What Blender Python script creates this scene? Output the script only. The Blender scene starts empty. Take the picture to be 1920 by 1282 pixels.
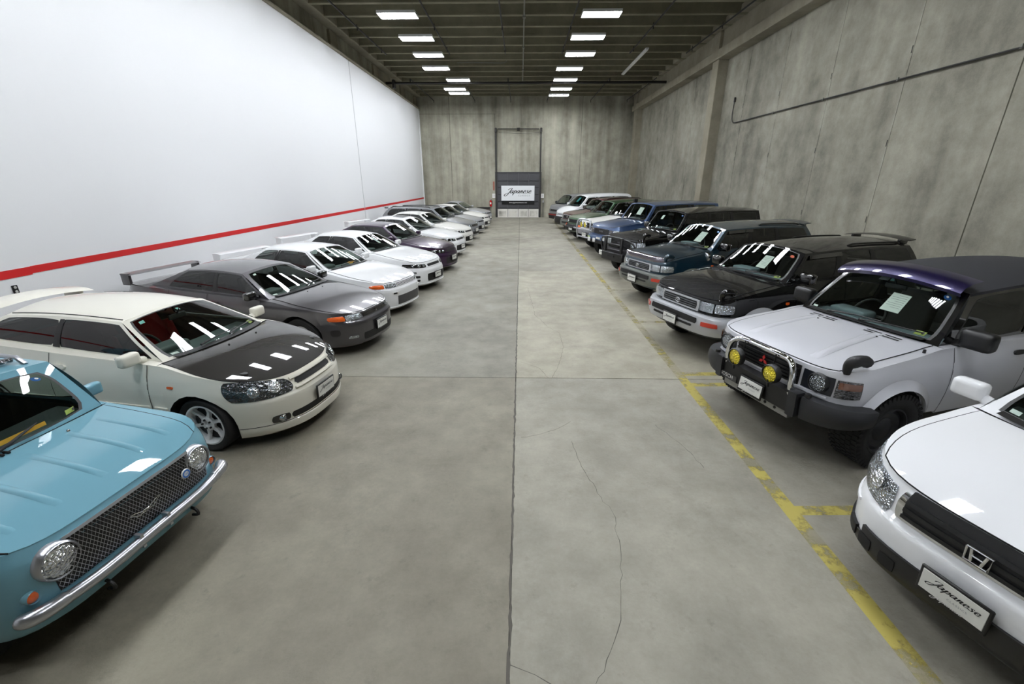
import bpy, bmesh, math, random
from mathutils import Vector, Matrix
PI = math.pi
random.seed(7)
S = bpy.context.scene
COL = S.collection

# ------------------------------------------------------------------ camera, world, exposure
F_PX, HORIZON, VPX, CAM_H = 820.0, 338.0, 976.0, 2.62
pitch = math.atan((641 - HORIZON) / F_PX)
yawc = math.atan((VPX - 960) * math.cos(pitch) / F_PX)
cd = bpy.data.cameras.new('camera'); cam = bpy.data.objects.new('camera', cd); COL.objects.link(cam)
cam.location = (0, 0, CAM_H); cam.rotation_euler = (PI / 2 - pitch, 0, yawc)
cd.sensor_width = 36; cd.lens = F_PX / 1920 * 36; cd.clip_start = .05; cd.clip_end = 200
S.camera = cam
w = bpy.data.worlds.new('world'); S.world = w; w.use_nodes = True
w.node_tree.nodes['Background'].inputs[0].default_value = (.02, .02, .02, 1)
S.view_settings.view_transform = 'Standard'; S.view_settings.look = 'None'
S.view_settings.gamma = 1; S.view_settings.use_curve_mapping = False
S.view_settings.exposure = 0.0
TUBE_POWER = 90.0

# ------------------------------------------------------------------ materials
def lin(c):
    return tuple(((v / 255) / 12.92 if v / 255 <= .04045 else ((v / 255 + .055) / 1.055) ** 2.4) for v in c)
MATS = {}
def base_mat(name):
    m = bpy.data.materials.new(name); m.use_nodes = True
    return m, m.node_tree, m.node_tree.nodes['Principled BSDF']
def mat(name, rgb=(128, 128, 128), rough=.5, metal=0., coat=0., spec=.5, bump=0., bscale=60., flake=False):
    if name in MATS: return MATS[name]
    m, t, b = base_mat(name)
    b.inputs['Base Color'].default_value = (*lin(rgb), 1)
    b.inputs['Roughness'].default_value = rough; b.inputs['Metallic'].default_value = metal
    b.inputs['Coat Weight'].default_value = coat; b.inputs['Coat Roughness'].default_value = .03
    b.inputs['Specular IOR Level'].default_value = spec
    if bump:
        n = t.nodes.new('ShaderNodeTexNoise'); n.inputs['Scale'].default_value = bscale; n.inputs['Detail'].default_value = 4
        bp = t.nodes.new('ShaderNodeBump'); bp.inputs['Strength'].default_value = bump; bp.inputs['Distance'].default_value = .01
        tc = t.nodes.new('ShaderNodeTexCoord'); t.links.new(tc.outputs['Object'], n.inputs['Vector'])
        t.links.new(n.outputs['Fac'], bp.inputs['Height']); t.links.new(bp.outputs['Normal'], b.inputs['Normal'])
    MATS[name] = m
    return m
def paint(name, rgb, metal=0., rough=.35):
    return mat(name, rgb, rough if metal else .6, metal, 1.0, .5 if metal else .08)
def emis(name, rgb, s):
    m, t, b = base_mat(name)
    b.inputs['Base Color'].default_value = (*lin(rgb), 1); b.inputs['Emission Color'].default_value = (*lin(rgb), 1)
    b.inputs['Emission Strength'].default_value = s
    MATS[name] = m; return m
def glass(name, tint, f0=.06):
    m = bpy.data.materials.new(name); m.use_nodes = True; t = m.node_tree
    for n in list(t.nodes): t.nodes.remove(n)
    o = t.nodes.new('ShaderNodeOutputMaterial'); mx = t.nodes.new('ShaderNodeMixShader')
    tr = t.nodes.new('ShaderNodeBsdfTransparent'); gl = t.nodes.new('ShaderNodeBsdfGlossy')
    tr.inputs[0].default_value = (*tint, 1); gl.inputs['Roughness'].default_value = .01
    gl.inputs[0].default_value = (1, 1, 1, 1)
    lw = t.nodes.new('ShaderNodeLayerWeight')
    p = t.nodes.new('ShaderNodeMath'); p.operation = 'POWER'; p.inputs[1].default_value = 5
    a = t.nodes.new('ShaderNodeMath'); a.operation = 'MULTIPLY_ADD'; a.inputs[1].default_value = 1 - f0; a.inputs[2].default_value = f0
    t.links.new(lw.outputs['Facing'], p.inputs[0]); t.links.new(p.outputs[0], a.inputs[0])
    t.links.new(a.outputs[0], mx.inputs[0]); t.links.new(tr.outputs[0], mx.inputs[1]); t.links.new(gl.outputs[0], mx.inputs[2])
    t.links.new(mx.outputs[0], o.inputs[0])
    MATS[name] = m; return m
def lampmat(name, rgb, metal=.85, rough=.12, sc=70):
    """moulded lens over a reflector: bright metal with ribbed facets under a clear coat"""
    m, t, b = base_mat(name)
    b.inputs['Base Color'].default_value = (*lin(rgb), 1); b.inputs['Metallic'].default_value = metal
    b.inputs['Roughness'].default_value = rough; b.inputs['Coat Weight'].default_value = 1
    tc = t.nodes.new('ShaderNodeTexCoord'); v = t.nodes.new('ShaderNodeTexVoronoi'); v.inputs['Scale'].default_value = sc
    bp = t.nodes.new('ShaderNodeBump'); bp.inputs['Strength'].default_value = .8; bp.inputs['Distance'].default_value = .02
    t.links.new(tc.outputs['Object'], v.inputs['Vector']); t.links.new(v.outputs['Distance'], bp.inputs['Height'])
    t.links.new(bp.outputs['Normal'], b.inputs['Normal'])
    MATS[name] = m; return m
def concrete(name, dark, light, streak=1., rough=.85, sc=1., blotch=.8, tint=False, gloss=0., fine=.25, stain=False):
    """stained concrete: broad blotches, run-down streaks, fine grain, all in world space"""
    m, t, b = base_mat(name); N = t.nodes.new; K = t.links.new
    g = N('ShaderNodeNewGeometry')
    def noise(scale, vec, det=5, rg=.55):
        mp = N('ShaderNodeMapping'); mp.inputs['Scale'].default_value = vec; K(g.outputs['Position'], mp.inputs['Vector'])
        n = N('ShaderNodeTexNoise'); n.inputs['Scale'].default_value = scale * sc; n.inputs['Detail'].default_value = det
        n.inputs['Roughness'].default_value = rg; K(mp.outputs[0], n.inputs['Vector']); return n.outputs['Fac']
    def ma(op, a, bb, c=None):
        n = N('ShaderNodeMath'); n.operation = op
        for i, v in enumerate((a, bb, c)):
            if v is None: continue
            if isinstance(v, (int, float)): n.inputs[i].default_value = v
            else: K(v, n.inputs[i])
        return n.outputs[0]
    big = noise(.45, (1, 1, 1), 6); mid = noise(2.2, (1, 1, 1), 8, .65); st = noise(1.1, (1, 1, .09), 6, .6); fg = noise(38, (1, 1, 1), 4, .7)
    f = ma('MULTIPLY', ma('SUBTRACT', big, .5), blotch * 1.6)
    f = ma('ADD', f, ma('MULTIPLY', ma('SUBTRACT', mid, .5), blotch * 1.1))
    f = ma('ADD', f, ma('MULTIPLY', ma('SUBTRACT', st, .5), streak * 1.6))
    f = ma('ADD', f, ma('MULTIPLY', ma('SUBTRACT', fg, .5), fine))
    f = ma('ADD', f, .5)
    cr = N('ShaderNodeValToRGB'); cr.color_ramp.elements[0].position = .1; cr.color_ramp.elements[1].position = .9
    cr.color_ramp.elements[0].color = (*lin(dark), 1); cr.color_ramp.elements[1].color = (*lin(light), 1)
    K(f, cr.inputs[0]); out = cr.outputs[0]
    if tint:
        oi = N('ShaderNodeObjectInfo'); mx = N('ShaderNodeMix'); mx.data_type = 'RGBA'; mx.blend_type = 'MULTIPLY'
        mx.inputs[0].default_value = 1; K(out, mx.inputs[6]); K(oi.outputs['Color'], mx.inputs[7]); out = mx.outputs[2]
    if stain:
        s1 = noise(.9, (1, 1, 1), 7, .75); s2 = noise(7., (1, 1, 1), 5, .7)
        def rng(v, a, bb, lo, hi):
            q = N('ShaderNodeMapRange'); q.inputs[1].default_value = a; q.inputs[2].default_value = bb; q.inputs[3].default_value = lo; q.inputs[4].default_value = hi; K(v, q.inputs[0]); return q.outputs[0]
        k = ma('MULTIPLY', rng(s1, .52, .70, 1., .72), rng(s2, .60, .74, 1., .78))
        vm = N('ShaderNodeVectorMath'); vm.operation = 'SCALE'; K(out, vm.inputs[0]); K(k, vm.inputs['Scale']); out = vm.outputs[0]
    K(out, b.inputs['Base Color'])
    rr = ma('MULTIPLY_ADD', mid, -.3, rough + .15); K(rr, b.inputs['Roughness'])
    b.inputs['Specular IOR Level'].default_value = .3 + gloss
    bp = N('ShaderNodeBump'); bp.inputs['Strength'].default_value = .25; bp.inputs['Distance'].default_value = .01
    K(fg, bp.inputs['Height']); K(bp.outputs[0], b.inputs['Normal'])
    MATS[name] = m; return m
def worn_paint(name, rgb, lo=.42, hi=.52):
    m, t, b = base_mat(name); N = t.nodes.new; K = t.links.new
    b.inputs['Base Color'].default_value = (*lin(rgb), 1); b.inputs['Roughness'].default_value = .7
    g = N('ShaderNodeNewGeometry'); n = N('ShaderNodeTexNoise'); n.inputs['Scale'].default_value = 3.2; n.inputs['Detail'].default_value = 9
    n.inputs['Roughness'].default_value = .72
    K(g.outputs['Position'], n.inputs['Vector']); r = N('ShaderNodeMapRange')
    r.inputs[1].default_value = lo; r.inputs[2].default_value = hi; r.inputs[3].default_value = .12; r.inputs[4].default_value = .9
    K(n.outputs['Fac'], r.inputs[0]); K(r.outputs[0], b.inputs['Alpha'])
    MATS[name] = m; return m

GLASS = glass('windscreen_glass', (.76, .84, .80)); DGLASS = glass('tinted_glass', (.10, .11, .11)); SGLASS = glass('side_glass', (.42, .47, .45))
BLK = mat('black_plastic', (16, 16, 17), .45); MBLK = mat('matt_black', (7, 7, 7), .8); GBLK = mat('gloss_black', (8, 8, 9), .12, 0, 1)
DGREY = mat('dark_grey_plastic', (34, 35, 38), .5); RUB = mat('tyre_rubber', (18, 18, 18), .8, bump=.3, bscale=200)
CHR = mat('chrome', (225, 226, 228), .06, 1); SILM = mat('satin_silver', (190, 192, 198), .28, .9); ALU = mat('alloy', (200, 200, 202), .3, .8)
WHT = mat('white_plastic', (235, 235, 232), .5); SEAM = mat('panel_gap', (5, 5, 5), .9)
LENS = lampmat('headlamp_lens', (168, 174, 180), .9, .08); LENS2 = lampmat('headlamp_flute', (176, 182, 188), .85, .1, 45)
AMB = mat('amber_lens', (225, 95, 20), .15, 0, 1, bump=.3, bscale=90); REDL = mat('red_lens', (190, 45, 25), .15, 0, 1); YEL = lampmat('yellow_lens', (235, 215, 40), .45, .2, 60)
HOUSED = lampmat('lamp_cluster_dark', (74, 77, 80), .7, .12, 40); LENSB = lampmat('lamp_reflector_bright', (226, 230, 234), .9, .1, 55)
SMOKE = lampmat('smoked_lens', (95, 95, 98), .6, .15, 50)
SEATG = mat('grey_seat_cloth', (92, 89, 88), .95); SEATR = mat('red_seat_cloth', (190, 28, 32), .9); SEATT = mat('pale_seat_cloth', (120, 125, 115), .95)
INT = mat('interior_trim', (62, 64, 66), .8); DASH = mat('dash_grey', (118, 130, 136), .75); DASHK = mat('dash_dark', (66, 76, 74), .7)
PAPER = mat('paper', (232, 232, 226), .8); ORANGE = mat('orange_card', (225, 160, 40), .7); INK = mat('ink_black', (14, 14, 16), .6)
PGREY = mat('print_grey', (150, 150, 152), .7); STICK_G = mat('sticker_yellow_green', (205, 215, 110), .6); STICK_B = mat('sticker_blue', (50, 110, 190), .6)
STICK_R = mat('sticker_red', (220, 95, 70), .6); TEALC = mat('sticker_teal', (150, 205, 200), .6)
UNDER = mat('underbody', (9, 9, 9), .95)

# ------------------------------------------------------------------ mesh helpers
def props(o, label=None, cat=None, group=None, kind=None):
    if label: o['label'] = label
    if cat: o['category'] = cat
    if group: o['group'] = group
    if kind: o['kind'] = kind
    return o
def link(name, me, parent=None):
    o = bpy.data.objects.new(name, me); COL.objects.link(o)
    if parent: o.parent = parent
    return o
def finish(me, m, smooth=True, ang=40, out=None):
    if out is not None:
        s = 0
        for p in me.polygons: s += p.normal.dot(p.center - Vector(out)) * p.area
        if s < 0: me.flip_normals()
    if m: me.materials.append(m)
    if smooth:
        for p in me.polygons: p.use_smooth = True
        me.set_sharp_from_angle(angle=math.radians(ang))
    return me
class MB:
    def __init__(s): s.v = []; s.f = []
    def add(s, v, f, M=None):
        o = len(s.v)
        s.v += [tuple(M @ Vector(p)) if M is not None else tuple(p) for p in v]
        s.f += [tuple(i + o for i in q) for q in f]; return s
    def box(s, c, d, M=None, bev=0, seg=1, taper=None):
        x, y, z = d[0] / 2, d[1] / 2, d[2] / 2
        if bev:
            bm = bmesh.new(); bmesh.ops.create_cube(bm, size=1)
            for q in bm.verts: q.co = Vector((q.co.x * d[0], q.co.y * d[1], q.co.z * d[2]))
            if taper:
                for q in bm.verts:
                    if q.co.z > 0: q.co.x *= taper[0]; q.co.y *= taper[1]
            bmesh.ops.bevel(bm, geom=list(bm.edges), offset=bev, segments=seg, profile=.6, affect='EDGES')
            v = [tuple(q.co + Vector(c)) for q in bm.verts]; bm.verts.index_update()
            f = [tuple(q.index for q in p.verts) for p in bm.faces]; bm.free(); return s.add(v, f, M)
        v = [(c[0] + a * x, c[1] + b * y, c[2] + e * z) for a in (-1, 1) for b in (-1, 1) for e in (-1, 1)]
        return s.add(v, [(0, 1, 3, 2), (4, 6, 7, 5), (0, 4, 5, 1), (2, 3, 7, 6), (0, 2, 6, 4), (1, 5, 7, 3)], M)
    def grid(s, G, close=False):
        o = len(s.v); R, C = len(G), len(G[0])
        for r in G: s.v += [tuple(p) for p in r]
        for i in range(R - 1):
            for j in range(C - (0 if close else 1)):
                k = (j + 1) % C
                s.f.append((o + i * C + j, o + i * C + k, o + (i + 1) * C + k, o + (i + 1) * C + j))
        return s
    def lathe(s, prof, n=32, M=None, axis='y'):
        v = []; f = []
        for (r, h) in prof:
            for i in range(n):
                a = 2 * PI * i / n
                p = (r * math.cos(a), h, r * math.sin(a)) if axis == 'y' else ((h, r * math.cos(a), r * math.sin(a)) if axis == 'x' else (r * math.cos(a), r * math.sin(a), h))
                v.append(p)
        for k in range(len(prof) - 1):
            for i in range(n):
                j = (i + 1) % n; f.append((k * n + i, k * n + j, (k + 1) * n + j, (k + 1) * n + i))
        return s.add(v, f, M)
    def tube(s, pts, r, n=10, caps=True, M=None):
        P = [Vector(p) for p in pts]; rings = []
        T0 = (P[1] - P[0]).normalized(); up = Vector((0, 0, 1)) if abs(T0.z) < .9 else Vector((0, 1, 0))
        for i, p in enumerate(P):
            T = (P[min(i + 1, len(P) - 1)] - P[max(i - 1, 0)]).normalized()
            a = T.cross(up); a = a.normalized() if a.length > 1e-5 else Vector((1, 0, 0)); b = a.cross(T).normalized(); up = b
            rr = r[i] if isinstance(r, (list, tuple)) else r
            rings.append([p + a * rr * math.cos(2 * PI * k / n) + b * rr * math.sin(2 * PI * k / n) for k in range(n)])
        v = [tuple(q) for R in rings for q in R]; f = []
        for i in range(len(P) - 1):
            for k in range(n):
                f.append((i * n + k, i * n + (k + 1) % n, (i + 1) * n + (k + 1) % n, (i + 1) * n + k))
        if caps: f += [tuple(range(n))[::-1], tuple((len(P) - 1) * n + k for k in range(n))]
        return s.add(v, f, M)
    def mesh(s, name, m, smooth=True, ang=40, out=None):
        me = bpy.data.meshes.new(name); me.from_pydata(s.v, [], s.f); me.update()
        return finish(me, m, smooth, ang, out)
    def build(s, name, m, parent=None, smooth=True, ang=40, out=None):
        return link(name, s.mesh(name, m, smooth, ang, out), parent)
def empty(name, loc, rz=0):
    o = bpy.data.objects.new(name, None); COL.objects.link(o); o.location = loc; o.rotation_euler = (0, 0, rz)
    o.empty_display_size = .2; return o
def boxo(name, c, d, m, parent=None, bev=0, rot=None):
    o = MB().box((0, 0, 0), d, bev=bev, seg=2).build(name, m, parent, smooth=bool(bev)); o.location = c
    if rot: o.rotation_euler = rot
    return o
def smooth_path(pts, n=6):
    """Catmull-Rom through points of any dimension"""
    out = []; P = [pts[0]] + list(pts) + [pts[-1]]
    for i in range(1, len(P) - 2):
        a, b, c, d = P[i - 1], P[i], P[i + 1], P[i + 2]
        for k in range(n):
            t = k / n
            out.append(tuple(.5 * (2 * b[j] + (c[j] - a[j]) * t + (2 * a[j] - 5 * b[j] + 4 * c[j] - d[j]) * t * t + (3 * b[j] - a[j] - 3 * c[j] + d[j]) * t ** 3) for j in range(len(b))))
    out.append(tuple(pts[-1])); return out

# lettering ---------------------------------------------------------------
def text_mesh(s, size=1.0, m=INK, shear=0., space=1., depth=.0):
    cu = bpy.data.curves.new('lettering', 'FONT'); cu.body = s; cu.size = size; cu.align_x = 'CENTER'; cu.align_y = 'CENTER'
    cu.shear = shear; cu.space_character = space; cu.extrude = depth; cu.resolution_u = 3
    o = bpy.data.objects.new('lettering', cu); COL.objects.link(o)
    dg = bpy.context.evaluated_depsgraph_get(); me = bpy.data.meshes.new_from_object(o.evaluated_get(dg))
    bpy.data.objects.remove(o); bpy.data.curves.remove(cu); me.name = 'lettering'
    me.materials.clear(); me.materials.append(m); return me
GLY = {'J': ([[(.30, 1.15), (.5, 1.55), (.95, 1.75), (1.4, 1.7), (1.1, .9), (.65, -.1), (.3, -.75), (-.15, -1.05), (-.5, -.85), (-.35, -.4), (.3, .0), (1.05, .25)]], 1.25),
       'a': ([[(.75, .85), (.4, 1.), (.05, .6), (.0, .2), (.2, .0), (.5, .25), (.82, .95), (.66, .3), (.76, .05), (1.05, .2)]], 1.08),
       'p': ([[(0, .5), (.25, 1.), (.0, .0), (-.22, -.8)], [(.1, .4), (.42, .97), (.72, .85), (.66, .35), (.38, .03), (.1, .15)]], 1.02),
       'n': ([[(0, .5), (.22, .97), (.02, .0)], [(.06, .3), (.42, .92), (.64, .85), (.52, .25), (.62, .03), (.92, .2)]], 1.02),
       'e': ([[(.03, .42), (.5, .55), (.56, .9), (.3, 1.), (.02, .55), (.1, .08), (.42, .0), (.8, .28)]], .92),
       's': ([[(.62, .85), (.36, 1.), (.15, .8), (.42, .45), (.36, .08), (.06, .02), (-.06, .2)]], .84)}
def script_mesh(word, m):
    """brush-script word in the XY plane, centred, about 1 wide"""
    mb = MB(); x0 = 0
    for ch in word:
        strokes, adv = GLY[ch]
        for st in strokes:
            P = smooth_path([(x + x0 + .28 * y, y) for x, y in st], 6); Lf, Rt = [], []
            for i, p in enumerate(P):
                a = P[max(i - 1, 0)]; b = P[min(i + 1, len(P) - 1)]; dx, dy = b[0] - a[0], b[1] - a[1]; l = math.hypot(dx, dy) or 1
                wd = .045 + .10 * abs(dy / l) ** 1.5
                if i < 2 or i > len(P) - 3: wd *= .6
                nx, ny = -dy / l * wd, dx / l * wd
                Lf.append((p[0] + nx, p[1] + ny, 0)); Rt.append((p[0] - nx, p[1] - ny, 0))
            mb.grid([Lf, Rt])
        x0 += adv
    xs = [v[0] for v in mb.v]; ys = [v[1] for v in mb.v]; cx = (min(xs) + max(xs)) / 2; k = 1 / (max(xs) - min(xs)); cy = .4
    mb.v = [((x - cx) * k, (y - cy) * k, 0) for x, y, z in mb.v]
    me = mb.mesh('lettering', m, False)
    if sum(p.normal.z for p in me.polygons) < 0: me.flip_normals()
    return me
SCRIPT = script_mesh('Japanese', INK); SCRIPT_W = SCRIPT.copy(); SCRIPT_W.materials.clear(); SCRIPT_W.materials.append(WHT)
CLASSICS = text_mesh('CLASSICS', 1., PGREY, 0, 1.25); URL = text_mesh('www.japaneseclassics.com', 1., WHT)
# ------------------------------------------------------------------ the hall
XL, XR, YB, YF, ZJ, ZC = -7.2, 8.2, 34.4, -9.0, 8.05, 8.75
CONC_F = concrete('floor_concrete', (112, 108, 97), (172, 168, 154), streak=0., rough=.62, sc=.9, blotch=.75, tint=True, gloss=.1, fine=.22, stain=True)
CONC_W = concrete('wall_concrete', (112, 109, 97), (188, 185, 168), streak=1.1, rough=.9, blotch=.5)
CONC_R = concrete('panel_concrete', (102, 99, 88), (170, 167, 152), streak=.5, rough=.9, blotch=.75, tint=True)
CONC_C = concrete('ceiling_concrete', (104, 100, 82), (146, 142, 120), streak=.2, rough=.9, blotch=.6)
CONC_B = concrete('beam_concrete', (116, 110, 94), (166, 160, 142), streak=.4, rough=.9, blotch=.6)
DRY = mat('white_drywall', (238, 239, 241), .75); REDP = mat('red_stripe', (196, 14, 16), .6); DRY2 = mat('white_drywall_low', (226, 227, 224), .75)
JOINT = mat('joint_filler', (46, 44, 40), .95); YELP = worn_paint('yellow_floor_paint', (182, 168, 84), .42, .54); YELW = worn_paint('yellow_floor_paint_worn', (168, 156, 86), .50, .64)
CRK = mat('crack_dark', (88, 85, 78), .95); PIPE = mat('pipe_black', (30, 28, 25), .6); GALV = mat('galvanised', (120, 120, 112), .5, .5)

# floor: base in the joints, slabs with a recessed joint between them
fl = props(MB().box(((XL + XR) / 2, (YB + YF) / 2, -.06), (XR - XL + 1.2, YB - YF + .6, .08)).build('floor', JOINT, None, False), kind='structure')
ysl = [YF, -2.1, 5.63, 13.4, 21.2, 29.0, YB + .2]
xsl = [XL - .3, -.05, XR + .3]
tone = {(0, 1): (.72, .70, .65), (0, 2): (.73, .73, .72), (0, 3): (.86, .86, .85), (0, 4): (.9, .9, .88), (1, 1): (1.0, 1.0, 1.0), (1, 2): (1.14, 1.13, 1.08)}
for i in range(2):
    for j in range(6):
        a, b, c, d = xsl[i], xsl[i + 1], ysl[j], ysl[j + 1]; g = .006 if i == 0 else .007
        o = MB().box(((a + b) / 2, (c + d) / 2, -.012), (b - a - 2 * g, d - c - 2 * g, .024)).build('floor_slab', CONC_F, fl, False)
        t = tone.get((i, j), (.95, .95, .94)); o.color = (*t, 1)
def ribbon(name, pts, wd, m, parent, z=.0006, jit=0):
    P = [Vector((p[0], p[1], 0)) for p in pts]
    if jit:
        Q = []
        for i in range(len(P) - 1):
            n = max(2, int((P[i + 1] - P[i]).length / .06))
            for k in range(n): Q.append(P[i].lerp(P[i + 1], k / n) + Vector((random.uniform(-jit, jit), random.uniform(-jit, jit), 0)))
        P = Q + [P[-1]]
    A, B = [], []
    for i, p in enumerate(P):
        t = (P[min(i + 1, len(P) - 1)] - P[max(i - 1, 0)]).normalized(); n = Vector((-t.y, t.x, 0)) * wd / 2 * (random.uniform(.4, 1.3) if jit else 1)
        A.append(p + n + Vector((0, 0, z))); B.append(p - n + Vector((0, 0, z)))
    return MB().grid([A, B]).build(name, m, parent, False, out=(0, 0, -1))
for pts in ([(.21, 11.13), (.32, 8.73), (.55, 7.9), (.74, 7.55), (.74, 6.87), (.62, 6.2), (.47, 5.64)], [(.01, 6.21), (.15, 6.1), (.29, 5.97), (.41, 5.64)],
            [(.55, 4.05), (.6, 3.72), (.66, 3.4), (.74, 3.1), (.8, 2.97), (.77, 2.6), (.72, 2.29), (.66, 2.0), (.53, 1.75), (.42, 1.6)],
            [(-.04, 1.72), (.1, 1.68), (.25, 1.6), (.45, 1.58), (.6, 1.5)], [(.02, 4.1), (.2, 4.15), (.45, 4.3), (.6, 4.45)], [(1.55, 4.4), (1.75, 3.9), (1.8, 3.6)]):
    ribbon('crack', pts, .0045, CRK, fl, jit=.012)
# spalled edge of the long joint
for (ya, yb_) in ((1.0, 5.5), (5.8, 13.2)):
    ribbon('joint_edge', [(-.05, ya), (-.05, yb_)], .02, CRK, fl, z=.0008, jit=.006)
LX = 2.30; LW = .13
def line(pts, wd, m): ribbon('painted_line', pts, wd, m, fl, z=.0009)
line([(LX, -3), (LX, 5.9)], LW, YELP); line([(LX, 5.9), (LX, 8.2)], LW, YELW); line([(LX, 8.2), (LX, 11.6)], LW * .9, YELW); line([(LX, 11.6), (LX, 17)], LW * .9, YELP); line([(LX, 17), (LX, 31)], LW, YELW)
for y, m in ((.55, YELP), (3.02, YELP), (5.80, YELP), (5.45, YELP), (8.28, YELW), (10.95, YELW), (13.0, YELW), (15.5, YELW), (18.1, YELW), (20.6, YELW)):
    line([(LX + LW / 2, y), (LX + 1.9, y + .05)], .11, m)

# walls
wl = props(MB().box((XL - .1, (YB + YF) / 2, 3.65), (.2, YB - YF, 7.3)).build('wall_left', DRY, None, False), kind='structure')
boxo('stripe', (XL + .002, (6.28 + YB) / 2, 1.385), (.004, YB - 6.28, .105), REDP, wl); boxo('stripe', (XL + .002, (6.28 + YF) / 2, 1.375), (.004, 6.28 - YF, .115), REDP, wl)
boxo('wall_joint', (XL + .003, 21.0, 3.65), (.006, .05, 7.3), mat('joint_pale_grey', (190, 192, 194), .8), wl)  # pale grey band marking the joint in the white wall
boxo('corner_trim', (XL + .02, YB - .12, 3.6), (.04, .2, 7.2), DRY, wl)
boxo('cap', (XL - .06, (YB + YF) / 2, 7.33), (.3, YB - YF, .06), CONC_B, wl)
wu = props(MB().box((XL - .35, (YB + YF) / 2, 7.9), (.3, YB - YF, 1.7)).build('wall_left_upper', CONC_W, None, False), kind='structure')
for y in (9.3, 14.6, 19.9, 25.2, 30.5, 34.0): boxo('pier', (XL - .17, y, 7.68), (.14, .7, .66), CONC_B, wu)
bl = props(MB().box((XL + .02, (YB + YF) / 2, 8.22), (.44, YB - YF, .36), bev=.03).build('trim_1', CONC_B, None), kind='structure')
wb_ = props(MB().box(((XL + XR) / 2, YB + .15, 4.4), (XR - XL + 1.2, .3, 8.8)).build('wall_back', CONC_W, None, False), kind='structure')
boxo('wall_joint', (-5.06, YB - .004, 4.2), (.025, .01, 8.2), mat('joint_dim', (74, 71, 64), .9), wb_); boxo('wall_joint', (4.3, YB - .004, 4.2), (.02, .01, 8.2), MATS['joint_dim'], wb_)
boxo('wall_joint', (-4.5, YB - .004, 7.0), (5.4, .01, .02), MATS['joint_dim'], wb_); boxo('wall_joint', (-1.85, YB - .004, 4.6), (.02, .01, 4.8), MATS['joint_dim'], wb_)
props(MB().box(((XL + XR) / 2, YF - .15, 4.4), (XR - XL + 1.2, .3, 8.8)).build('wall_front', CONC_W, None, False), kind='structure')
wr = props(MB().box((XR + .16, (YB + YF) / 2, 4.4), (.2, YB - YF + .6, 8.8)).build('wall_right', JOINT, None, False), kind='structure')
yr = [YF, -4.0, 2.2, 8.45, 20.5, YB]
for k in range(5):
    o = MB().box((XR + .03, (yr[k] + yr[k + 1]) / 2, 4.3), (.06, yr[k + 1] - yr[k] - .025, 8.6)).build('wall_panel', CONC_R, wr, False)
    t = (.98, .93, 1.0, 1.02, .98)[k]; o.color = (t, t, t, 1)
FORM = concrete('form_seam', (96, 92, 82), (190, 186, 172), streak=.3, blotch=1.2)
for y in (10.86, 13.4, 15.88, 18.3, 23.5, 26.2, 29.0, 5.4):
    boxo('form_seam', (XR - .004, y, 3.6), (.012, .02, 7.0), FORM, wr)
    for z in (1.75, 3.4, 5.2): boxo('tie_hole', (XR - .003, y + .015, z), (.014, .03, .14), JOINT, wr)
for (a, b) in ((20.2, 20.8), (33.2, 33.9), (7.4 - 13.0, 8.0 - 13.0)):
    cb = props(MB().box((XR - .19, (a + b) / 2, 3.7), (.42, b - a, 7.4), bev=.02).build('trim_2', CONC_B, None), kind='structure')
    MB().box((XR - .22, (a + b) / 2, 7.6), (.52, b - a + .04, .9), bev=.02).build('column_head', CONC_B, cb)
bm_ = props(MB().box((XR - .17, (YB + YF) / 2, 7.78), (.36, YB - YF, .6)).build('trim_3', CONC_B, None, False), kind='structure')
MB().box((XR - .23, (YB + YF) / 2, 7.27), (.48, YB - YF, .34), bev=.015).build('ledge', CONC_B, bm_)
MB().box((XR - .30, (YB + YF) / 2, 8.2), (.6, YB - YF, .26), bev=.015).build('ledge', CONC_B, bm_)
# ceiling with cross joists
ce = props(MB().box(((XL + XR) / 2, (YB + YF) / 2, ZC + .1), (XR - XL + 1.2, YB - YF + .6, .2)).build('ceiling', CONC_C, None, False), kind='structure')
jm = MB().box((0, 0, 0), (XR - XL + .2, .11, ZC - ZJ)); jm.box((0, 0, -(ZC - ZJ) / 2 + .03), (XR - XL + .2, .17, .06))
jme = jm.mesh('joist', CONC_C, False); y = YB - .35
while y > YF:
    o = link('joist', jme, ce); o.location = ((XL + XR) / 2, y, (ZC + ZJ) / 2); y -= 1.205

# ------------------------------------------------------------------ lamps
TUBE = emis('lit_tube', (246, 250, 255), TUBE_POWER); HOUS = mat('lamp_housing', (225, 226, 226), .35, .2)
REFL = mat('lamp_reflector', (240, 240, 240), .2, .6)
h = MB(); h.box((0, 0, .055), (1.24, .58, .015)); h.box((0, .285, .02), (1.24, .012, .075)); h.box((0, -.285, .02), (1.24, .012, .075)); h.box((.614, 0, .02), (.012, .58, .075)); h.box((-.614, 0, .02), (.012, .58, .075))
HME = h.mesh('housing', HOUS, False)
rf = MB()
for k in range(6):
    yy = -.235 + k * .094; rf.grid([[(-.6, yy - .047, .0), (.6, yy - .047, .0)], [(-.6, yy - .02, .04), (.6, yy - .02, .04)], [(-.6, yy + .02, .04), (.6, yy + .02, .04)], [(-.6, yy + .047, .0), (.6, yy + .047, .0)]])
RME = rf.mesh('reflector', REFL, False)
TME = MB().tube([(-.59, 0, 0), (.59, 0, 0)], .0165, 8).mesh('tube', TUBE)
HANG = MB().tube([(0, 0, .06), (0, 0, .5)], .004, 5).mesh('hanger', GALV)
DROP = {}
def fixture(x, y, label, z=7.62, grp='lit ceiling fixtures'):
    r = props(empty('ceiling_light', (x, y, z)), label, 'light', grp)
    link('housing', HME, r); link('reflector', RME, r)
    for k in range(6):
        t = link('tube', TME, r); t.location = (0, -.235 + k * .094, .0)
    for sx in (-.5, .5): o = link('hanger', HANG, r); o.location = (sx, 0, 0)
    return r
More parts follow.
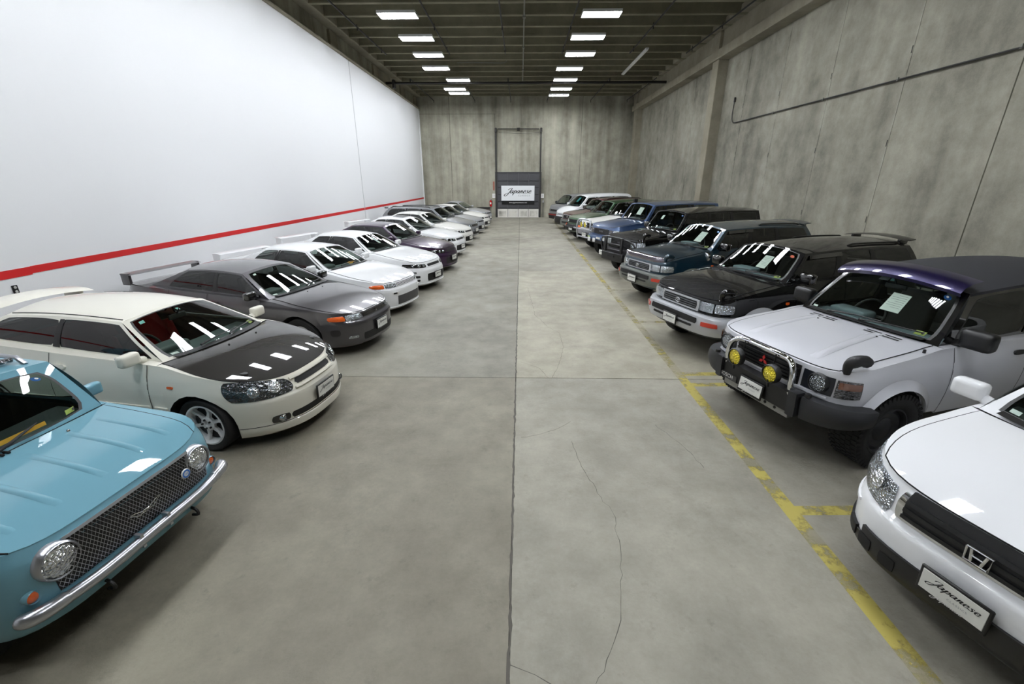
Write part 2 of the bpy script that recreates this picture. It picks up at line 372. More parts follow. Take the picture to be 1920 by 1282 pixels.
ordn = ['nearest', 'second', 'third', 'fourth', 'fifth', 'sixth', 'farthest']
for i, y in enumerate((16.75, 19.2, 21.55, 23.9, 26.5, 28.95, 30.2)):
    xs = (-4.0, -3.93, -3.95, -4.05, -3.35, -3.87, -3.78)[i]
    fixture(xs, y + .1, '%s lit fixture of the ceiling row above the low cars on the left' % ordn[i])
for i, y in enumerate((16.75, 19.15, 21.5, 24.1, 26.5, 28.95, 31.0)):
    fixture((2.56, 2.47, 2.48, 2.3, 2.34, 2.33, 2.36)[i], y + .1, '%s lit fixture of the ceiling row above the off-roaders on the right' % ordn[i])
for k in range(7):
    for x in (-3.97, 2.52):
        fixture(x, 14.4 - 2.4 * k, 'lit ceiling fixture over the near part of the hall, above the view')
us = props(empty('strip_light', (5.1, 23.1, 7.6)), 'long unlit double tube strip light hanging above the off-roaders', 'light')
MB().box((0, 0, .03), (.12, 4.6, .05)).build('housing', HOUS, us, False)
for sx in (-.035, .035): MB().tube([(sx, -2.25, -.01), (sx, 2.25, -.01)], .018, 8).build('tube', WHT, us)
for sy in (-2.2, 2.2): o = link('hanger', HANG, us); o.location = (0, sy, 0)

# pipes and conduits
for i, x in enumerate((-6.05, -3.2, -.71, 1.80, 4.8, 7.3)):
    nm = ('beside the white wall', 'right of the left lamp row', 'left of the middle of the ceiling', 'left of the right lamp row', 'above the off-roaders', 'along the right concrete beam')[i]
    r = props(empty('sprinkler_pipe', (x, 7, 7.9)), 'thin dark sprinkler pipe under the ceiling joists, %s' % nm, 'pipe', 'sprinkler pipes')
    MB().tube([(0, -15, 0), (0, 15.7, 0)], .028, 8).build('pipe', PIPE, r)
    for yy in range(-12, 16, 3):
        MB().tube([(0, yy, .1), (0, yy, -.11)], [.012, .02], 6).build('sprinkler_head', PIPE, r)
    r2 = props(empty('sprinkler_pipe', (x, 31, 7.8)), 'short dark sprinkler pipe near the back wall, %s' % nm, 'pipe', 'sprinkler pipes')
    MB().tube([(0, -3.8, 0), (0, 3.2, 0)], .025, 8).build('pipe', PIPE, r2)
    MB().tube([(0, 3.1, 0), (0, 3.1, -.14)], [.014, .02], 6).build('sprinkler_head', PIPE, r2)
r = props(empty('main_pipe', (.1, 27.2, 7.6)), 'thick black sprinkler main crossing the whole hall under the ceiling', 'pipe')
MB().tube([(-7.495, 0, 0), (7.77, 0, 0)], .065, 12).build('pipe', PIPE, r)
for x in (-6.05, -3.36, -.71, 1.99, 4.8): MB().tube([(x - .1, 0, 0), (x - .1, 0, .172)], .03, 8).build('riser', PIPE, r)
MB().box((-7.06, 0, -.05), (.12, .3, .4)).build('bracket', PIPE, r, False)
r = props(empty('conduit', (.09, 12, 7.98)), 'pale galvanised conduit running along the middle of the ceiling', 'conduit')
MB().tube([(0, -20, 0), (0, 17.6, 0)], .025, 8).build('pipe', GALV, r)
for yy in (6.2, 9.9, 14.0): MB().box((0, yy, -.01), (.1, .14, .09)).build('junction_box', GALV, r, False)
MB().tube(smooth_path([(-3.1, 24.4, 7.95), (-1.9, 24.35, 7.93), (-.9, 24.3, 7.9), (-.7, 24.4, 8.02)], 6), .02, 6).build('loose_cable', GALV).update_tag()
props(bpy.data.objects['loose_cable'], 'loose pale cable sagging under the ceiling between the lamp rows', 'cable')
r = props(empty('conduit', (XR - .05, 13.5, 4.68)), 'dark conduit running level along the right concrete wall', 'conduit')
MB().tube(smooth_path([(0, 5.5, .78), (0, 5.52, .3), (0, 5.4, .05), (0, 5.1, 0)], 5) + [(0, -16, -.06)], .018, 8).build('pipe', PIPE, r)
MB().box((0, 5.5, .82), (.05, .06, .16)).build('junction_box', PIPE, r, False)
for yy in (-8, -5, -2.5, 0, 2.5): MB().box((0, yy, -.01), (.03, .04, .07)).build('clip', GALV, r, False)
# wall outlet
r = props(empty('wall_outlet', (XL, 5.98, 1.16)), 'dark double power outlet on the white wall below the red stripe', 'outlet')
MB().box((.008, 0, 0), (.016, .075, .12), bev=.004).build('cover_plate', BLK, r)
for z in (-.03, .03): MB().lathe([(0, .018), (.018, .018), (.02, .014)], 14, axis='x').build('socket', mat('socket_grey', (190, 190, 186), .5), r).location = (.002, 0, z)

# dock door, its tracks, leveller panels and sign
DX0, DX1 = -1.72, 1.38; DG = mat('dock_door_grey', (62, 62, 65), .55); DG2 = mat('dock_door_dark', (48, 48, 51), .6); TRK = mat('track_dark', (36, 34, 31), .6)
dr = props(MB().box(((DX0 + DX1) / 2, YB - .03, 1.6), (DX1 - DX0 + .3, .06, 3.2)).build('door_1', DG2, None, False), kind='structure')
rows = [.64, 1.12, 1.62, 2.12, 2.56, 3.08]; cw = (DX1 - DX0) / 4
for i in range(5):
    for j in range(4):
        MB().box((DX0 + cw * (j + .5), YB - .085, (rows[i] + rows[i + 1]) / 2), (cw - .06, .04, rows[i + 1] - rows[i] - .05), bev=.01).build('door_panel', DG, dr)
for j in range(5): MB().box((DX0 + cw * j, YB - .08, 1.6), (.05, .06, 3.0)).build('stile', mat('stile_grey', (78, 78, 80), .5), dr, False)
DW = concrete('dock_white', (186, 182, 172), (238, 236, 230), streak=.5, blotch=.5)
for j in range(4):
    p = MB().box((DX0 + cw * (j + .5), YB - .12, .31), (cw - .03, .06, .58), bev=.008).build('bumper_panel', DW, dr)
    MB().box((DX0 + cw * (j + .5), YB - .155, .27), (cw - .22, .02, .36)).build('panel_inset', concrete('dock_white_worn', (120, 116, 106), (222, 219, 210), streak=.8, blotch=1.2) if 'dock_white_worn' not in MATS else MATS['dock_white_worn'], p, False)
MB().box(((DX0 + DX1) / 2, YB - .11, .015), (DX1 - DX0, .1, .03)).build('sill', DW, dr, False)
for x in (DX0 - .06, DX1 + .06):
    MB().box((x, YB - .1, 3.06), (.09, .14, 6.1)).build('track', TRK, dr, False)
    MB().box((x, YB - .2, 3.0), (.05, .2, .12)).build('track_bracket', TRK, dr, False); MB().box((x, YB - .2, 5.95), (.14, .3, .25)).build('track_bracket', TRK, dr, False)
MB().tube([(DX0 + .1, YB - .25, 6.02), (DX1 - .1, YB - .25, 6.02)], .035, 8).build('spring_shaft', TRK, dr)
MB().lathe([(0, -.1), (.1, -.1), (.1, .1), (0, .1)], 12, axis='x').build('shaft_coupling', TRK, dr).location = ((DX0 + DX1) / 2, YB - .25, 6.0)
MB().tube([(DX0 + .15, YB - .2, 5.8), (-.2, YB - .2, 5.72), (DX1 - .1, YB - .2, 5.8)], .012, 6).build('cable', TRK, dr)
sg = props(empty('banner_sign', (-.19, YB - .14, 1.40)), 'white and black dealership sign hung on the grey dock door', 'sign')
MB().box((0, 0, .32), (2.46, .03, 1.06), bev=.006).build('white_panel', mat('sign_white', (236, 238, 240), .5), sg)
MB().box((.02, -.004, -.34), (2.42, .034, .27), bev=.006).build('black_panel', MBLK, sg)
def flat(name, me, parent, loc, sc, rot=(PI / 2, 0, 0)):
    o = link(name, me, parent); o.location = loc; o.scale = (sc, sc, sc) if not isinstance(sc, tuple) else sc; o.rotation_euler = rot; return o
flat('lettering', SCRIPT, sg, (-.02, -.018, .40), (2.05, 1.75, 1)); flat('lettering', CLASSICS, sg, (.45, -.018, .16), .17); flat('lettering', URL, sg, (.02, -.024, -.34), .125)
for x, t, nm in ((-1.98, '3', 'left'), (1.63, '3', 'right')):
    r = props(empty('number_plate', (x, YB - .012, 1.54)), 'small white numbered plate on the concrete %s of the dock door' % nm, 'sign', 'plates beside the dock door')
    MB().box((0, 0, 0), (.24, .02, .3), bev=.004).build('plate', WHT, r); flat('numeral', text_mesh(t, .2, PGREY), r, (0, -.012, 0), 1)
r = props(empty('fire_extinguisher', (-2.22, YB - .12, .78)), 'red fire extinguisher hanging on the back wall left of the dock door', 'fire extinguisher')
RED = paint('extinguisher_red', (190, 18, 20)); MB().lathe([(0, 0), (.075, 0), (.085, .02), (.085, .36), (.06, .42), (.03, .45), (.03, .48)], 18, axis='z').build('cylinder', RED, r)
MB().box((0, 0, .5), (.05, .1, .05), bev=.01).box((0, -.05, .54), (.03, .14, .02)).build('valve', SILM, r); MB().tube(smooth_path([(.03, 0, .5), (.12, -.02, .42), (.11, -.03, .2), (.1, -.03, .1)], 4), .014, 7).build('hose', BLK, r)
MB().box((0, -.087, .24), (.09, .004, .14)).build('label', WHT, r, False); MB().box((0, .09, .25), (.06, .06, .3)).build('wall_bracket', BLK, r, False)
r = props(empty('sign_tag', (-1.98, YB - .006, 2.23)), 'faded red vertical marking on the wall above the fire extinguisher', 'sign')
MB().box((0, 0, 0), (.1, .012, .62)).build('tag', mat('faded_red', (150, 84, 66), .9), r, False)
r = props(empty('door_post', (1.70, YB - .05, 0)), 'thin grey control pipe with a small box standing right of the dock door', 'post')
MB().tube([(0, 0, 0), (0, 0, 1.1)], .025, 8).build('pipe', GALV, r); MB().box((0, -.02, 1.14), (.1, .08, .16), bev=.01).build('control_box', ALU, r)
r = props(empty('storage_bench', (-2.75, YB - .42, 0)), 'low dark bench against the back wall behind the farthest silver coupe', 'bench')
MB().box((0, 0, .70), (1.0, .55, .08), bev=.02).build('seat_top', MBLK, r); MB().box((0, .02, .45), (.96, .5, .42), bev=.01).build('body', mat('bench_brown', (92, 84, 78), .7), r)
for sx in (-.42, .42):
    for sy in (-.2, .2): MB().box((sx, sy, .12), (.07, .07, .24)).build('leg', MBLK, r, False)
import bisect
# ------------------------------------------------------------------ car builder
def pchip(kn):
    X = [k[0] for k in kn]; Y = [k[1] for k in kn]; n = len(X)
    if n == 1: return lambda x: Y[0]
    h = [X[i + 1] - X[i] for i in range(n - 1)]; dl = [(Y[i + 1] - Y[i]) / h[i] for i in range(n - 1)]; m = [0] * n
    m[0] = dl[0]; m[-1] = dl[-1]
    for i in range(1, n - 1):
        if dl[i - 1] * dl[i] > 0:
            w1 = 2 * h[i] + h[i - 1]; w2 = h[i] + 2 * h[i - 1]; m[i] = (w1 + w2) / (w1 / dl[i - 1] + w2 / dl[i])
    def f(x):
        if x <= X[0]: return Y[0]
        if x >= X[-1]: return Y[-1]
        i = 0
        while x > X[i + 1]: i += 1
        t = (x - X[i]) / h[i]; t2 = t * t; t3 = t2 * t
        return (2 * t3 - 3 * t2 + 1) * Y[i] + (t3 - 2 * t2 + t) * h[i] * m[i] + (3 * t2 - 2 * t3) * Y[i + 1] + (t3 - t2) * h[i] * m[i + 1]
    return f
def lerp(a, b, t): return a + (b - a) * t
def sinp(t, p): return max(0., math.sin(t)) ** p
CACHE = {}
def cached(key, fn):
    if key not in CACHE: CACHE[key] = fn()
    return CACHE[key]

def tyre_mesh(r, wd, ri, block=False):
    h = wd / 2
    mb = MB().lathe([(ri, -h * .8), (ri + .02, -h * .95), (lerp(ri, r, .55), -h * 1.04), (r * .955, -h * .98), (r * .99, -h * .82), (r, -h * .45), (r, h * .45), (r * .99, h * .82), (r * .955, h * .98), (lerp(ri, r, .55), h * 1.04), (ri + .02, h * .95), (ri, h * .8)], 44)
    return mb.mesh('tyre', RUB)
def tread_mesh(r, wd):
    mb = MB(); n = 46
    for i in range(n):
        for j, (y0, ww, sh) in enumerate(((-.40, .17, 0), (-.2, .17, .5), (0, .17, 0), (.2, .17, .5), (.40, .17, 0))):
            a = 2 * PI * (i + sh) / n; M = Matrix.Rotation(a, 4, 'Y')
            mb.box((r + .001, y0 * wd, 0), (.012, ww * wd, 2 * PI * r / n * .66), M)
        for sd in (-1, 1):
            a = 2 * PI * (i + .25) / n; M = Matrix.Rotation(a, 4, 'Y'); mb.box((r * .965, sd * wd * .5, 0), (.05, .012, 2 * PI * r / n * .5), M)
    return mb.mesh('tread_blocks', RUB, False)
def rim_mesh(ri, wd, style, m):
    h = wd / 2; mb = MB().lathe([(ri + .004, h * .86), (ri - .012, h * .88), (ri - .022, h * .7), (ri - .03, -h * .7)], 40)
    yf = h * .62
    if style == 'steel':
        mb.lathe([(ri - .02, h * .5), (ri * .75, h * .62), (ri * .5, h * .5), (ri * .3, h * .7), (0, h * .7)], 32)
    else:
        n = {'six': 6, 'five': 5, 'ten': 8}[style]; ws = {'six': .052, 'five': .075, 'ten': .032}[style]
        for k in range(n):
            M = Matrix.Rotation(2 * PI * k / n + .3, 4, 'Y'); a = .045; b = ri - .012
            v = []
            for (x, w_, y_) in ((a, ws * .75, yf - .012), (b * .6, ws * .5, yf - .02), (b, ws * .72, yf + .004)):
                v += [(x, y_, -w_ / 2), (x, y_, w_ / 2), (x, y_ - .035, w_ / 2), (x, y_ - .035, -w_ / 2)]
            f = []
            for q in range(2):
                for e in range(4): f.append((q * 4 + e, q * 4 + (e + 1) % 4, q * 4 + 4 + (e + 1) % 4, q * 4 + 4 + e))
            mb.add(v, f, M)
        mb.lathe([(.075, yf - .04), (.075, yf - .012), (.06, yf - .004), (.034, yf - .006), (.03, yf - .03), (0, yf - .03)], 24)
    return mb.mesh('rim', m, True, 35)
def lug_mesh(h):
    mb = MB()
    for k in range(5):
        a = 2 * PI * k / 5; mb.lathe([(0, h + .012), (.009, h + .012), (.011, h - .01)], 6, Matrix.Translation((.05 * math.cos(a), 0, .05 * math.sin(a))))
    return mb.mesh('lug_nuts', GBLK)
def disc_mesh(r, y): return MB().lathe([(0, y), (r, y), (r, y - .02), (0, y - .02)], 28).mesh('brake_disc', mat('brake_disc', (60, 60, 62), .5, .6))
def seat_mesh(m, bucket):
    mb = MB(); wd = .5
    mb.box((.02, 0, .09), (.5, wd, .18), bev=.05, seg=3)
    M = Matrix.Translation((-.24, 0, .12)) @ Matrix.Rotation(-.30, 4, 'Y')
    if bucket:
        mb.box((0, 0, .40), (.13, .52, .78), M, bev=.055, seg=3, taper=(.9, .55)); mb.box((.05, .21, .3), (.14, .09, .45), M, bev=.04, seg=2); mb.box((.05, -.21, .3), (.14, .09, .45), M, bev=.04, seg=2)
        mb.box((.05, .21, .12), (.5, .09, .14), bev=.04, seg=2); mb.box((.05, -.21, .12), (.5, .09, .14), bev=.04, seg=2)
    else:
        mb.box((0, 0, .30), (.14, wd, .60), M, bev=.05, seg=3, taper=(.85, .8))
    return mb.mesh('seat', m, True, 50)
def head_mesh(m):
    mb = MB().box((0, 0, .1), (.09, .27, .17), bev=.035, seg=3)
    for s in (-1, 1): mb.tube([(0, s * .07, -.1), (0, s * .07, .05)], .007, 6)
    return mb.mesh('headrest', m)

class Car:
    D = dict(Lf=1.0, m=2.4, n=4.0, Lr=.7, mr=2.4, nr=4.0, zlip=.17, zsill=.2, zref=.5, fl=.015, cb=.16, ccr=.03, hcr=.03, bow1=.06, bow2=.06, rcr=.05, arch=.03,
             dcor=.22, rim='five', rimm=None, tw=.2, ri=.62, seat=None, dashm=None, glass=None, bucket=False, frame=None, roofm=None, sg=None, hood=None, hu=(.07, .05), hv=.02, rows=15, zfloor=None,
             mirror='body', wiper=True, doors=None, simple=False, wsm=(.035, .05), interior=True, sideseal=True)
    def __init__(s, name, label, cat, nose, yaw, row, sp):
        p = dict(Car.D); p.update(sp); s.__dict__.update(p); s.sp = p; s.row = row
        ya = math.radians(yaw)
        hx, hy = (math.cos(ya), -math.sin(ya)) if row > 0 else (-math.cos(ya), -math.sin(ya))
        s.root = empty(name, (nose[0] - hx * s.L / 2, nose[1] - hy * s.L / 2, 0), math.atan2(hy, hx))
        props(s.root, label, cat)
        s.fz = pchip(s.fp); s.sz = pchip(s.spf); s.rz = pchip(s.rp); s.zs_ = pchip(s.zsk); s.zb_ = pchip(s.zbk) if hasattr(s, 'zbk') else (lambda d: s.zlip if d < s.fo - .3 else s.zsill)
        s.R = s.r + .055; s.axles = (s.fo, s.fo + s.wb)
        # arc-length table on the reference outline
        s.T = [0.]; s.Sv = [0.]; q = s.out(0, s.zref)
        for i in range(1, 601):
            sv = (i / 250) ** 4 if i <= 250 else (1 + (i - 250) / 100 if i <= 350 else 3 - ((600 - i) / 250) ** 4); k = s.out(sv, s.zref); s.T.append(s.T[-1] + math.hypot(k[0] - q[0], k[1] - q[1])); s.Sv.append(sv); q = k
        s.A = s.T[-1]
        s.build()
    # --- outline and surface
    def out(s, sv, z):
        hw = s.W / 2 - s.sz(z); f0 = s.fz(z); r0 = s.rz(z)
        if sv <= 1:
            t = sv * PI / 2; return (s.Lf - (s.Lf - f0) * sinp(PI / 2 - t, 2 / s.m), hw * sinp(t, 2 / s.n))
        if sv <= 2: return (lerp(s.Lf, s.L - s.Lr, sv - 1), hw)
        t = (3 - sv) * PI / 2; return (s.L - s.Lr + (s.Lr - r0) * sinp(PI / 2 - t, 2 / s.mr), hw * sinp(t, 2 / s.nr))
    def dref(s, sv):
        if sv <= 1: return s.Lf - s.Lf * sinp(PI / 2 - sv * PI / 2, 2 / s.m)
        if sv <= 2: return lerp(s.Lf, s.L - s.Lr, sv - 1)
        return s.L - s.Lr + s.Lr * sinp(PI / 2 - (3 - sv) * PI / 2, 2 / s.mr)
    def sd(s, d):
        if d <= 0: return 0
        if d < s.Lf: return math.acos(min(1, max(0, (s.Lf - d) / s.Lf)) ** (s.m / 2)) / (PI / 2)
        if d <= s.L - s.Lr: return 1 + (d - s.Lf) / (s.L - s.Lr - s.Lf)
        if d >= s.L: return 3
        return 3 - math.acos(min(1, (d - s.L + s.Lr) / s.Lr) ** (s.mr / 2)) / (PI / 2)
    def s2a(s, sv):
        i = min(599, max(0, bisect.bisect_right(s.Sv, sv) - 1)); return lerp(s.T[i], s.T[i + 1], (sv - s.Sv[i]) / max(1e-12, s.Sv[i + 1] - s.Sv[i]))
    def a2s(s, a):
        a = min(abs(a), s.A); lo, hi = 0, 600
        while hi - lo > 1:
            md = (lo + hi) // 2
            if s.T[md] <= a: lo = md
            else: hi = md
        return s.Sv[lo] + (s.Sv[hi] - s.Sv[lo]) * (a - s.T[lo]) / max(1e-9, s.T[hi] - s.T[lo])
    def ad(s, d, sg=1): return sg * s.s2a(s.sd(d))
    def ay(s, y, z=None):
        z = s.zref if z is None else z; hw = s.W / 2 - s.sz(z); t = math.asin(min(1, abs(y) / hw) ** (s.n / 2)); return math.copysign(s.s2a(t / (PI / 2)), y)
    def loc(s, d, y, z): return Vector((s.L / 2 - d, y, z))
    def P(s, sv, z, sg=1):
        d, y = s.out(sv, z)
        if s.fl:
            for ax in s.axles:
                e = (d - ax) / (s.R * 1.15)
                if abs(e) < 2.2: y += s.fl * math.exp(-e * e) * math.exp(-((z - s.r - .22) / .2) ** 2)
        return s.loc(d, y * sg, z)
    def Pa(s, a, z): return s.P(s.a2s(a), z, 1 if a >= 0 else -1)
    def Na(s, a, z):
        e = .004; u = s.Pa(a + e, z) - s.Pa(a - e, z); v = s.Pa(a, z + e) - s.Pa(a, z - e); n = u.cross(v)
        if n.length < 1e-9: return Vector((1, 0, 0))
        n.normalize(); p = s.Pa(a, z)
        return n if n.dot(Vector((p.x, p.y, 0))) > 0 else -n
    def zs(s, sv): return s.zs_(s.dref(sv))
    def zbot(s, d):
        z = s.zb_(d)
        for ax in s.axles:
            if abs(d - ax) < s.R: z = max(z, s.r + math.sqrt(s.R ** 2 - (d - ax) ** 2))
        return z
    # --- conforming pieces
    def patch(s, name, cor, m, off=.004, nu=8, nv=4, rnd=0., skirt=.02, bulge=0., parent=None, both=False, label=None, zmap=None):
        """a plate that follows the body: cor = four (arc, z) corners, bottom-left round to top-left"""
        if both:
            o1 = s.patch(name, cor, m, off, nu, nv, rnd, skirt, bulge, parent, False, label)
            o2 = s.patch(name, [(-a, z) for a, z in cor], m, off, nu, nv, rnd, skirt, bulge, parent, False, label); return o1, o2
        G = []
        for j in range(nv + 1):
            row = []
            for i in range(nu + 1):
                U = 2 * i / nu - 1; V = 2 * j / nv - 1
                ue = lerp(U, U * math.sqrt(1 - V * V / 2), rnd); ve = lerp(V, V * math.sqrt(1 - U * U / 2), rnd)
                u, v = (ue + 1) / 2, (ve + 1) / 2
                a = lerp(lerp(cor[0][0], cor[1][0], u), lerp(cor[3][0], cor[2][0], u), v); z = lerp(lerp(cor[0][1], cor[1][1], u), lerp(cor[3][1], cor[2][1], u), v)
                row.append((a, z, off + bulge * (1 - U * U) * (1 - V * V)))
            G.append(row)
        top = [[s.Pa(a, z) + s.Na(a, z) * o for a, z, o in r] for r in G]
        mb = MB().grid(top)
        ring = [(0, i) for i in range(nu)] + [(j, nu) for j in range(nv)] + [(nv, i) for i in range(nu, 0, -1)] + [(j, 0) for j in range(nv, 0, -1)]
        t = [top[j][i] for j, i in ring]; b = [s.Pa(G[j][i][0], G[j][i][1]) + s.Na(G[j][i][0], G[j][i][1]) * (off - skirt) for j, i in ring]
        mb.grid([t, b], True)
        o = mb.build(name, m, parent or s.root, True, 45, out=(0, 0, .5))
        if label: o['label'] = label
        return o
    def strip(s, name, path, wd, m, off=.003, parent=None, both=False):
        """a narrow band along an (arc, z) path: shut lines, mouldings"""
        if both: s.strip(name, [(-a, z) for a, z in path], wd, m, off, parent)
        A, B = [], []; P = [s.Pa(a, z) + s.Na(a, z) * off for a, z in path]
        for i, (a, z) in enumerate(path):
            t = P[min(i + 1, len(P) - 1)] - P[max(i - 1, 0)]; n = s.Na(a, z); b = t.cross(n)
            b = b.normalized() * wd / 2 if b.length > 1e-9 else Vector((0, 0, wd / 2)); A.append(P[i] + b); B.append(P[i] - b)
        return MB().grid([A, B]).build(name, m, parent or s.root, True, 60, out=(0, 0, .5))
    def coons(s, F, B, Lp, Rp, us, vs, bump=None):
        G = []
        for i, v in enumerate(vs):
            r = []
            for j, u in enumerate(us):
                p = F[j] * (1 - v) + B[j] * v + Lp[i] * (1 - u) + Rp[i] * u - (F[0] * ((1 - u) * (1 - v)) + F[-1] * (u * (1 - v)) + B[0] * ((1 - u) * v) + B[-1] * (u * v))
                if bump: p = p + Vector((0, 0, bump(u, v)))
                r.append(p)
            G.append(r)
        return G
    @staticmethod
    def gs(G, us, vs, u, v):
        def idx(a, x):
            for i in range(len(a) - 1):
                if x <= a[i + 1] + 1e-9: return i, min(1, max(0, (x - a[i]) / max(1e-9, a[i + 1] - a[i])))
            return len(a) - 2, 1
        j, fu = idx(us, u); i, fv = idx(vs, v)
        return (G[i][j] * (1 - fu) + G[i][j + 1] * fu) * (1 - fv) + (G[i + 1][j] * (1 - fu) + G[i + 1][j + 1] * fu) * fv
    def hp(s, u, v, o=0.):
        """point on the bonnet: u across (0 = car's left), v from nose to windscreen"""
        e = .01; p = s.gs(s.HG, s.hus, s.hvs, u, v)
        if not o: return p
        a = s.gs(s.HG, s.hus, s.hvs, min(1, u + e), v) - s.gs(s.HG, s.hus, s.hvs, max(0, u - e), v); b = s.gs(s.HG, s.hus, s.hvs, u, min(1, v + e)) - s.gs(s.HG, s.hus, s.hvs, u, max(0, v - e))
        n = a.cross(b).normalized(); n = n if n.z > 0 else -n; return p + n * o
    # --- the whole body
    def build(s):
        # columns
        cs = set()
        ac = s.ad(s.dcor); n0 = 8 if s.simple else 11
        for i in range(n0 + 1): cs.add(round(s.a2s(ac * i / n0), 5))
        d = s.dcor + .07
        inarch = lambda d: any(abs(d - ax) < s.R for ax in s.axles)
        while d < s.L - .02:
            if not inarch(d): cs.add(round(s.sd(d), 5))
            d += .085
        for ax in s.axles:
            na = 11
            for k in range(na + 1): cs.add(round(s.sd(ax + s.R * math.cos(PI * k / na)), 5))
            cs.add(round(s.sd(ax + s.R * 1.003), 5)); cs.add(round(s.sd(ax - s.R * 1.003), 5))
        for d in (s.dcor, s.dA, s.dC): cs.add(round(s.sd(d), 5))
        for i in range(7): cs.add(round(3 - .5 * i / 6, 5))
        cs = sorted(cs); s.cs = cs; N = len(cs)
        zl, zn = s.zb_(0), s.zs(0)
        ks = {0., 1.}
        for z, _ in s.fp:
            if zl < z < zn: ks.add((z - zl) / (zn - zl))
        for i in range(1, s.rows): ks.add(i / s.rows)
        ks = sorted(ks); kk = [ks[0]]
        for k in ks[1:]:
            if k - kk[-1] > .012 or k == 1: kk.append(k)
        cols = []
        for sg in (-1, 1):
            side = []
            for sv in cs:
                zb = s.zbot(s.dref(sv)); zt = s.zs(sv); side.append([s.P(sv, lerp(zb, zt, k), sg) for k in kk])
            cols.append(side)
        Lc, Rc = cols[1], cols[0]
        mb = MB().grid(Lc[::-1] + Rc[1:])
        # under-tray with wheel tunnels
        ub = MB().grid([[c[0] for c in Lc], [c[0] for c in Rc]])
        ub.build('underbody', UNDER, s.root, False)
        # bonnet and deck patches
        iA = min(range(N), key=lambda i: abs(s.dref(cs[i]) - s.dA)); ic = min(range(N), key=lambda i: abs(cs[i] - s.sd(s.dcor))); iC = min(range(N), key=lambda i: abs(s.dref(cs[i]) - s.dC))
        top = lambda C, i: C[i][-1]
        F = [top(Lc, i) for i in range(ic, -1, -1)] + [top(Rc, i) for i in range(1, ic + 1)]
        y0 = F[0].y; us = [(y0 - p.y) / (2 * y0) for p in F]
        Ls = [top(Lc, i) for i in range(ic, iA + 1)]; Rs = [top(Rc, i) for i in range(ic, iA + 1)]
        vs = [(Ls[0].x - p.x) / (Ls[0].x - Ls[-1].x) for p in Ls]
        yA, zA = Ls[-1].y, Ls[-1].z
        Bk = [s.loc(s.dA - s.cb * (1 - (1 - 2 * u) ** 2), yA * (1 - 2 * u), zA + s.ccr * (1 - (1 - 2 * u) ** 2)) for u in us]
        hc = s.hcr
        G = s.coons(F, Bk, Ls, Rs, us, vs, lambda u, v: hc * (1 - abs(2 * u - 1) ** 3) * math.sin(PI * min(1, v)) ** .8)
        s.HG, s.hus, s.hvs = G, us, vs
        mb.grid(G)
        nr = N - 1
        dk = [c for c in range(iC, N)]
        if s.dC < s.L - .12:
            irc = min(range(iC + 1, N), key=lambda i: abs(s.dref(cs[i]) - (s.L - .12)))
            F2 = [top(Lc, i) for i in range(irc, N)] + [top(Rc, i) for i in range(N - 2, irc - 1, -1)]
            Ls2 = [top(Lc, i) for i in range(irc, iC - 1, -1)]; Rs2 = [top(Rc, i) for i in range(irc, iC - 1, -1)]
            us2 = [(F2[0].y - p.y) / (2 * F2[0].y) for p in F2]; vs2 = [(p.x - Ls2[0].x) / (Ls2[-1].x - Ls2[0].x) for p in Ls2]
            B2 = [s.loc(s.dC + .08 * (1 - (1 - 2 * u) ** 2), Ls2[-1].y * (1 - 2 * u), Ls2[-1].z + .02 * (1 - (1 - 2 * u) ** 2)) for u in us2]
            G2 = s.coons(F2, B2, Ls2, Rs2, us2, vs2, lambda u, v: .015 * math.sin(PI * v)); mb.grid(G2); s.DG, s.dus, s.dvs = G2, us2, vs2
        # ledge between shoulder and side windows
        s.beltY = lambda d: lerp(s.wA, s.wC, min(1, max(0, (d - s.dA) / (s.dC - s.dA))))
        for C, sg in ((Lc, 1), (Rc, -1)):
            mb.grid([[top(C, i) for i in range(iA, iC + 1)], [s.loc(s.dref(cs[i]), sg * s.beltY(s.dref(cs[i])), C[i][-1].z + .006) for i in range(iA, iC + 1)]])
        s.body = mb.build('body', s.paint, s.root, True, 32, out=(0, 0, .5))
        # bonnet panel
        hm = s.hood or s.paint; nu, nv = 18, 12; u0, u1 = s.hu; HGd = []
        for j in range(nv + 1):
            v = lerp(s.hv, .985, j / nv); uu = lerp(u0, u1, j / nv); HGd.append([s.hp(lerp(uu, 1 - uu, i / nu), v, .006) for i in range(nu + 1)])
        hb = MB().grid(HGd); ring = [(0, i) for i in range(nu)] + [(j, nu) for j in range(nv)] + [(nv, i) for i in range(nu, 0, -1)] + [(j, 0) for j in range(nv, 0, -1)]
        rp = [HGd[j][i] for j, i in ring]; hb.grid([rp, [p - Vector((0, 0, .012)) for p in rp]], True)
        s.hoodo = hb.build('bonnet', hm, s.root, True, 40, out=(0, 0, .3))
        if not s.simple:
            lp = rp + [rp[0]] if s.shutfront else rp[nu:] + [rp[0]]
            MB().tube([p - Vector((0, 0, .003)) for p in lp], .0045, 6, False).build('shut_line', SEAM, s.hoodo)
        # greenhouse surfaces
        def cowl(u): return s.loc(s.dA - s.cb * (1 - (1 - 2 * u) ** 2), s.wA * (1 - 2 * u), zA + .004 + s.ccr * (1 - (1 - 2 * u) ** 2))
        def rfront(u): return s.loc(s.dR - s.bow1 * (1 - (1 - 2 * u) ** 2), s.wR * (1 - 2 * u), s.zR + s.rcr * (1 - (1 - 2 * u) ** 2))
        def rrear(u): return s.loc(s.dQ + s.bow2 * (1 - (1 - 2 * u) ** 2), s.wQ * (1 - 2 * u), s.zQ + s.rcr * (1 - (1 - 2 * u) ** 2))
        zC = s.zs_(s.dC)
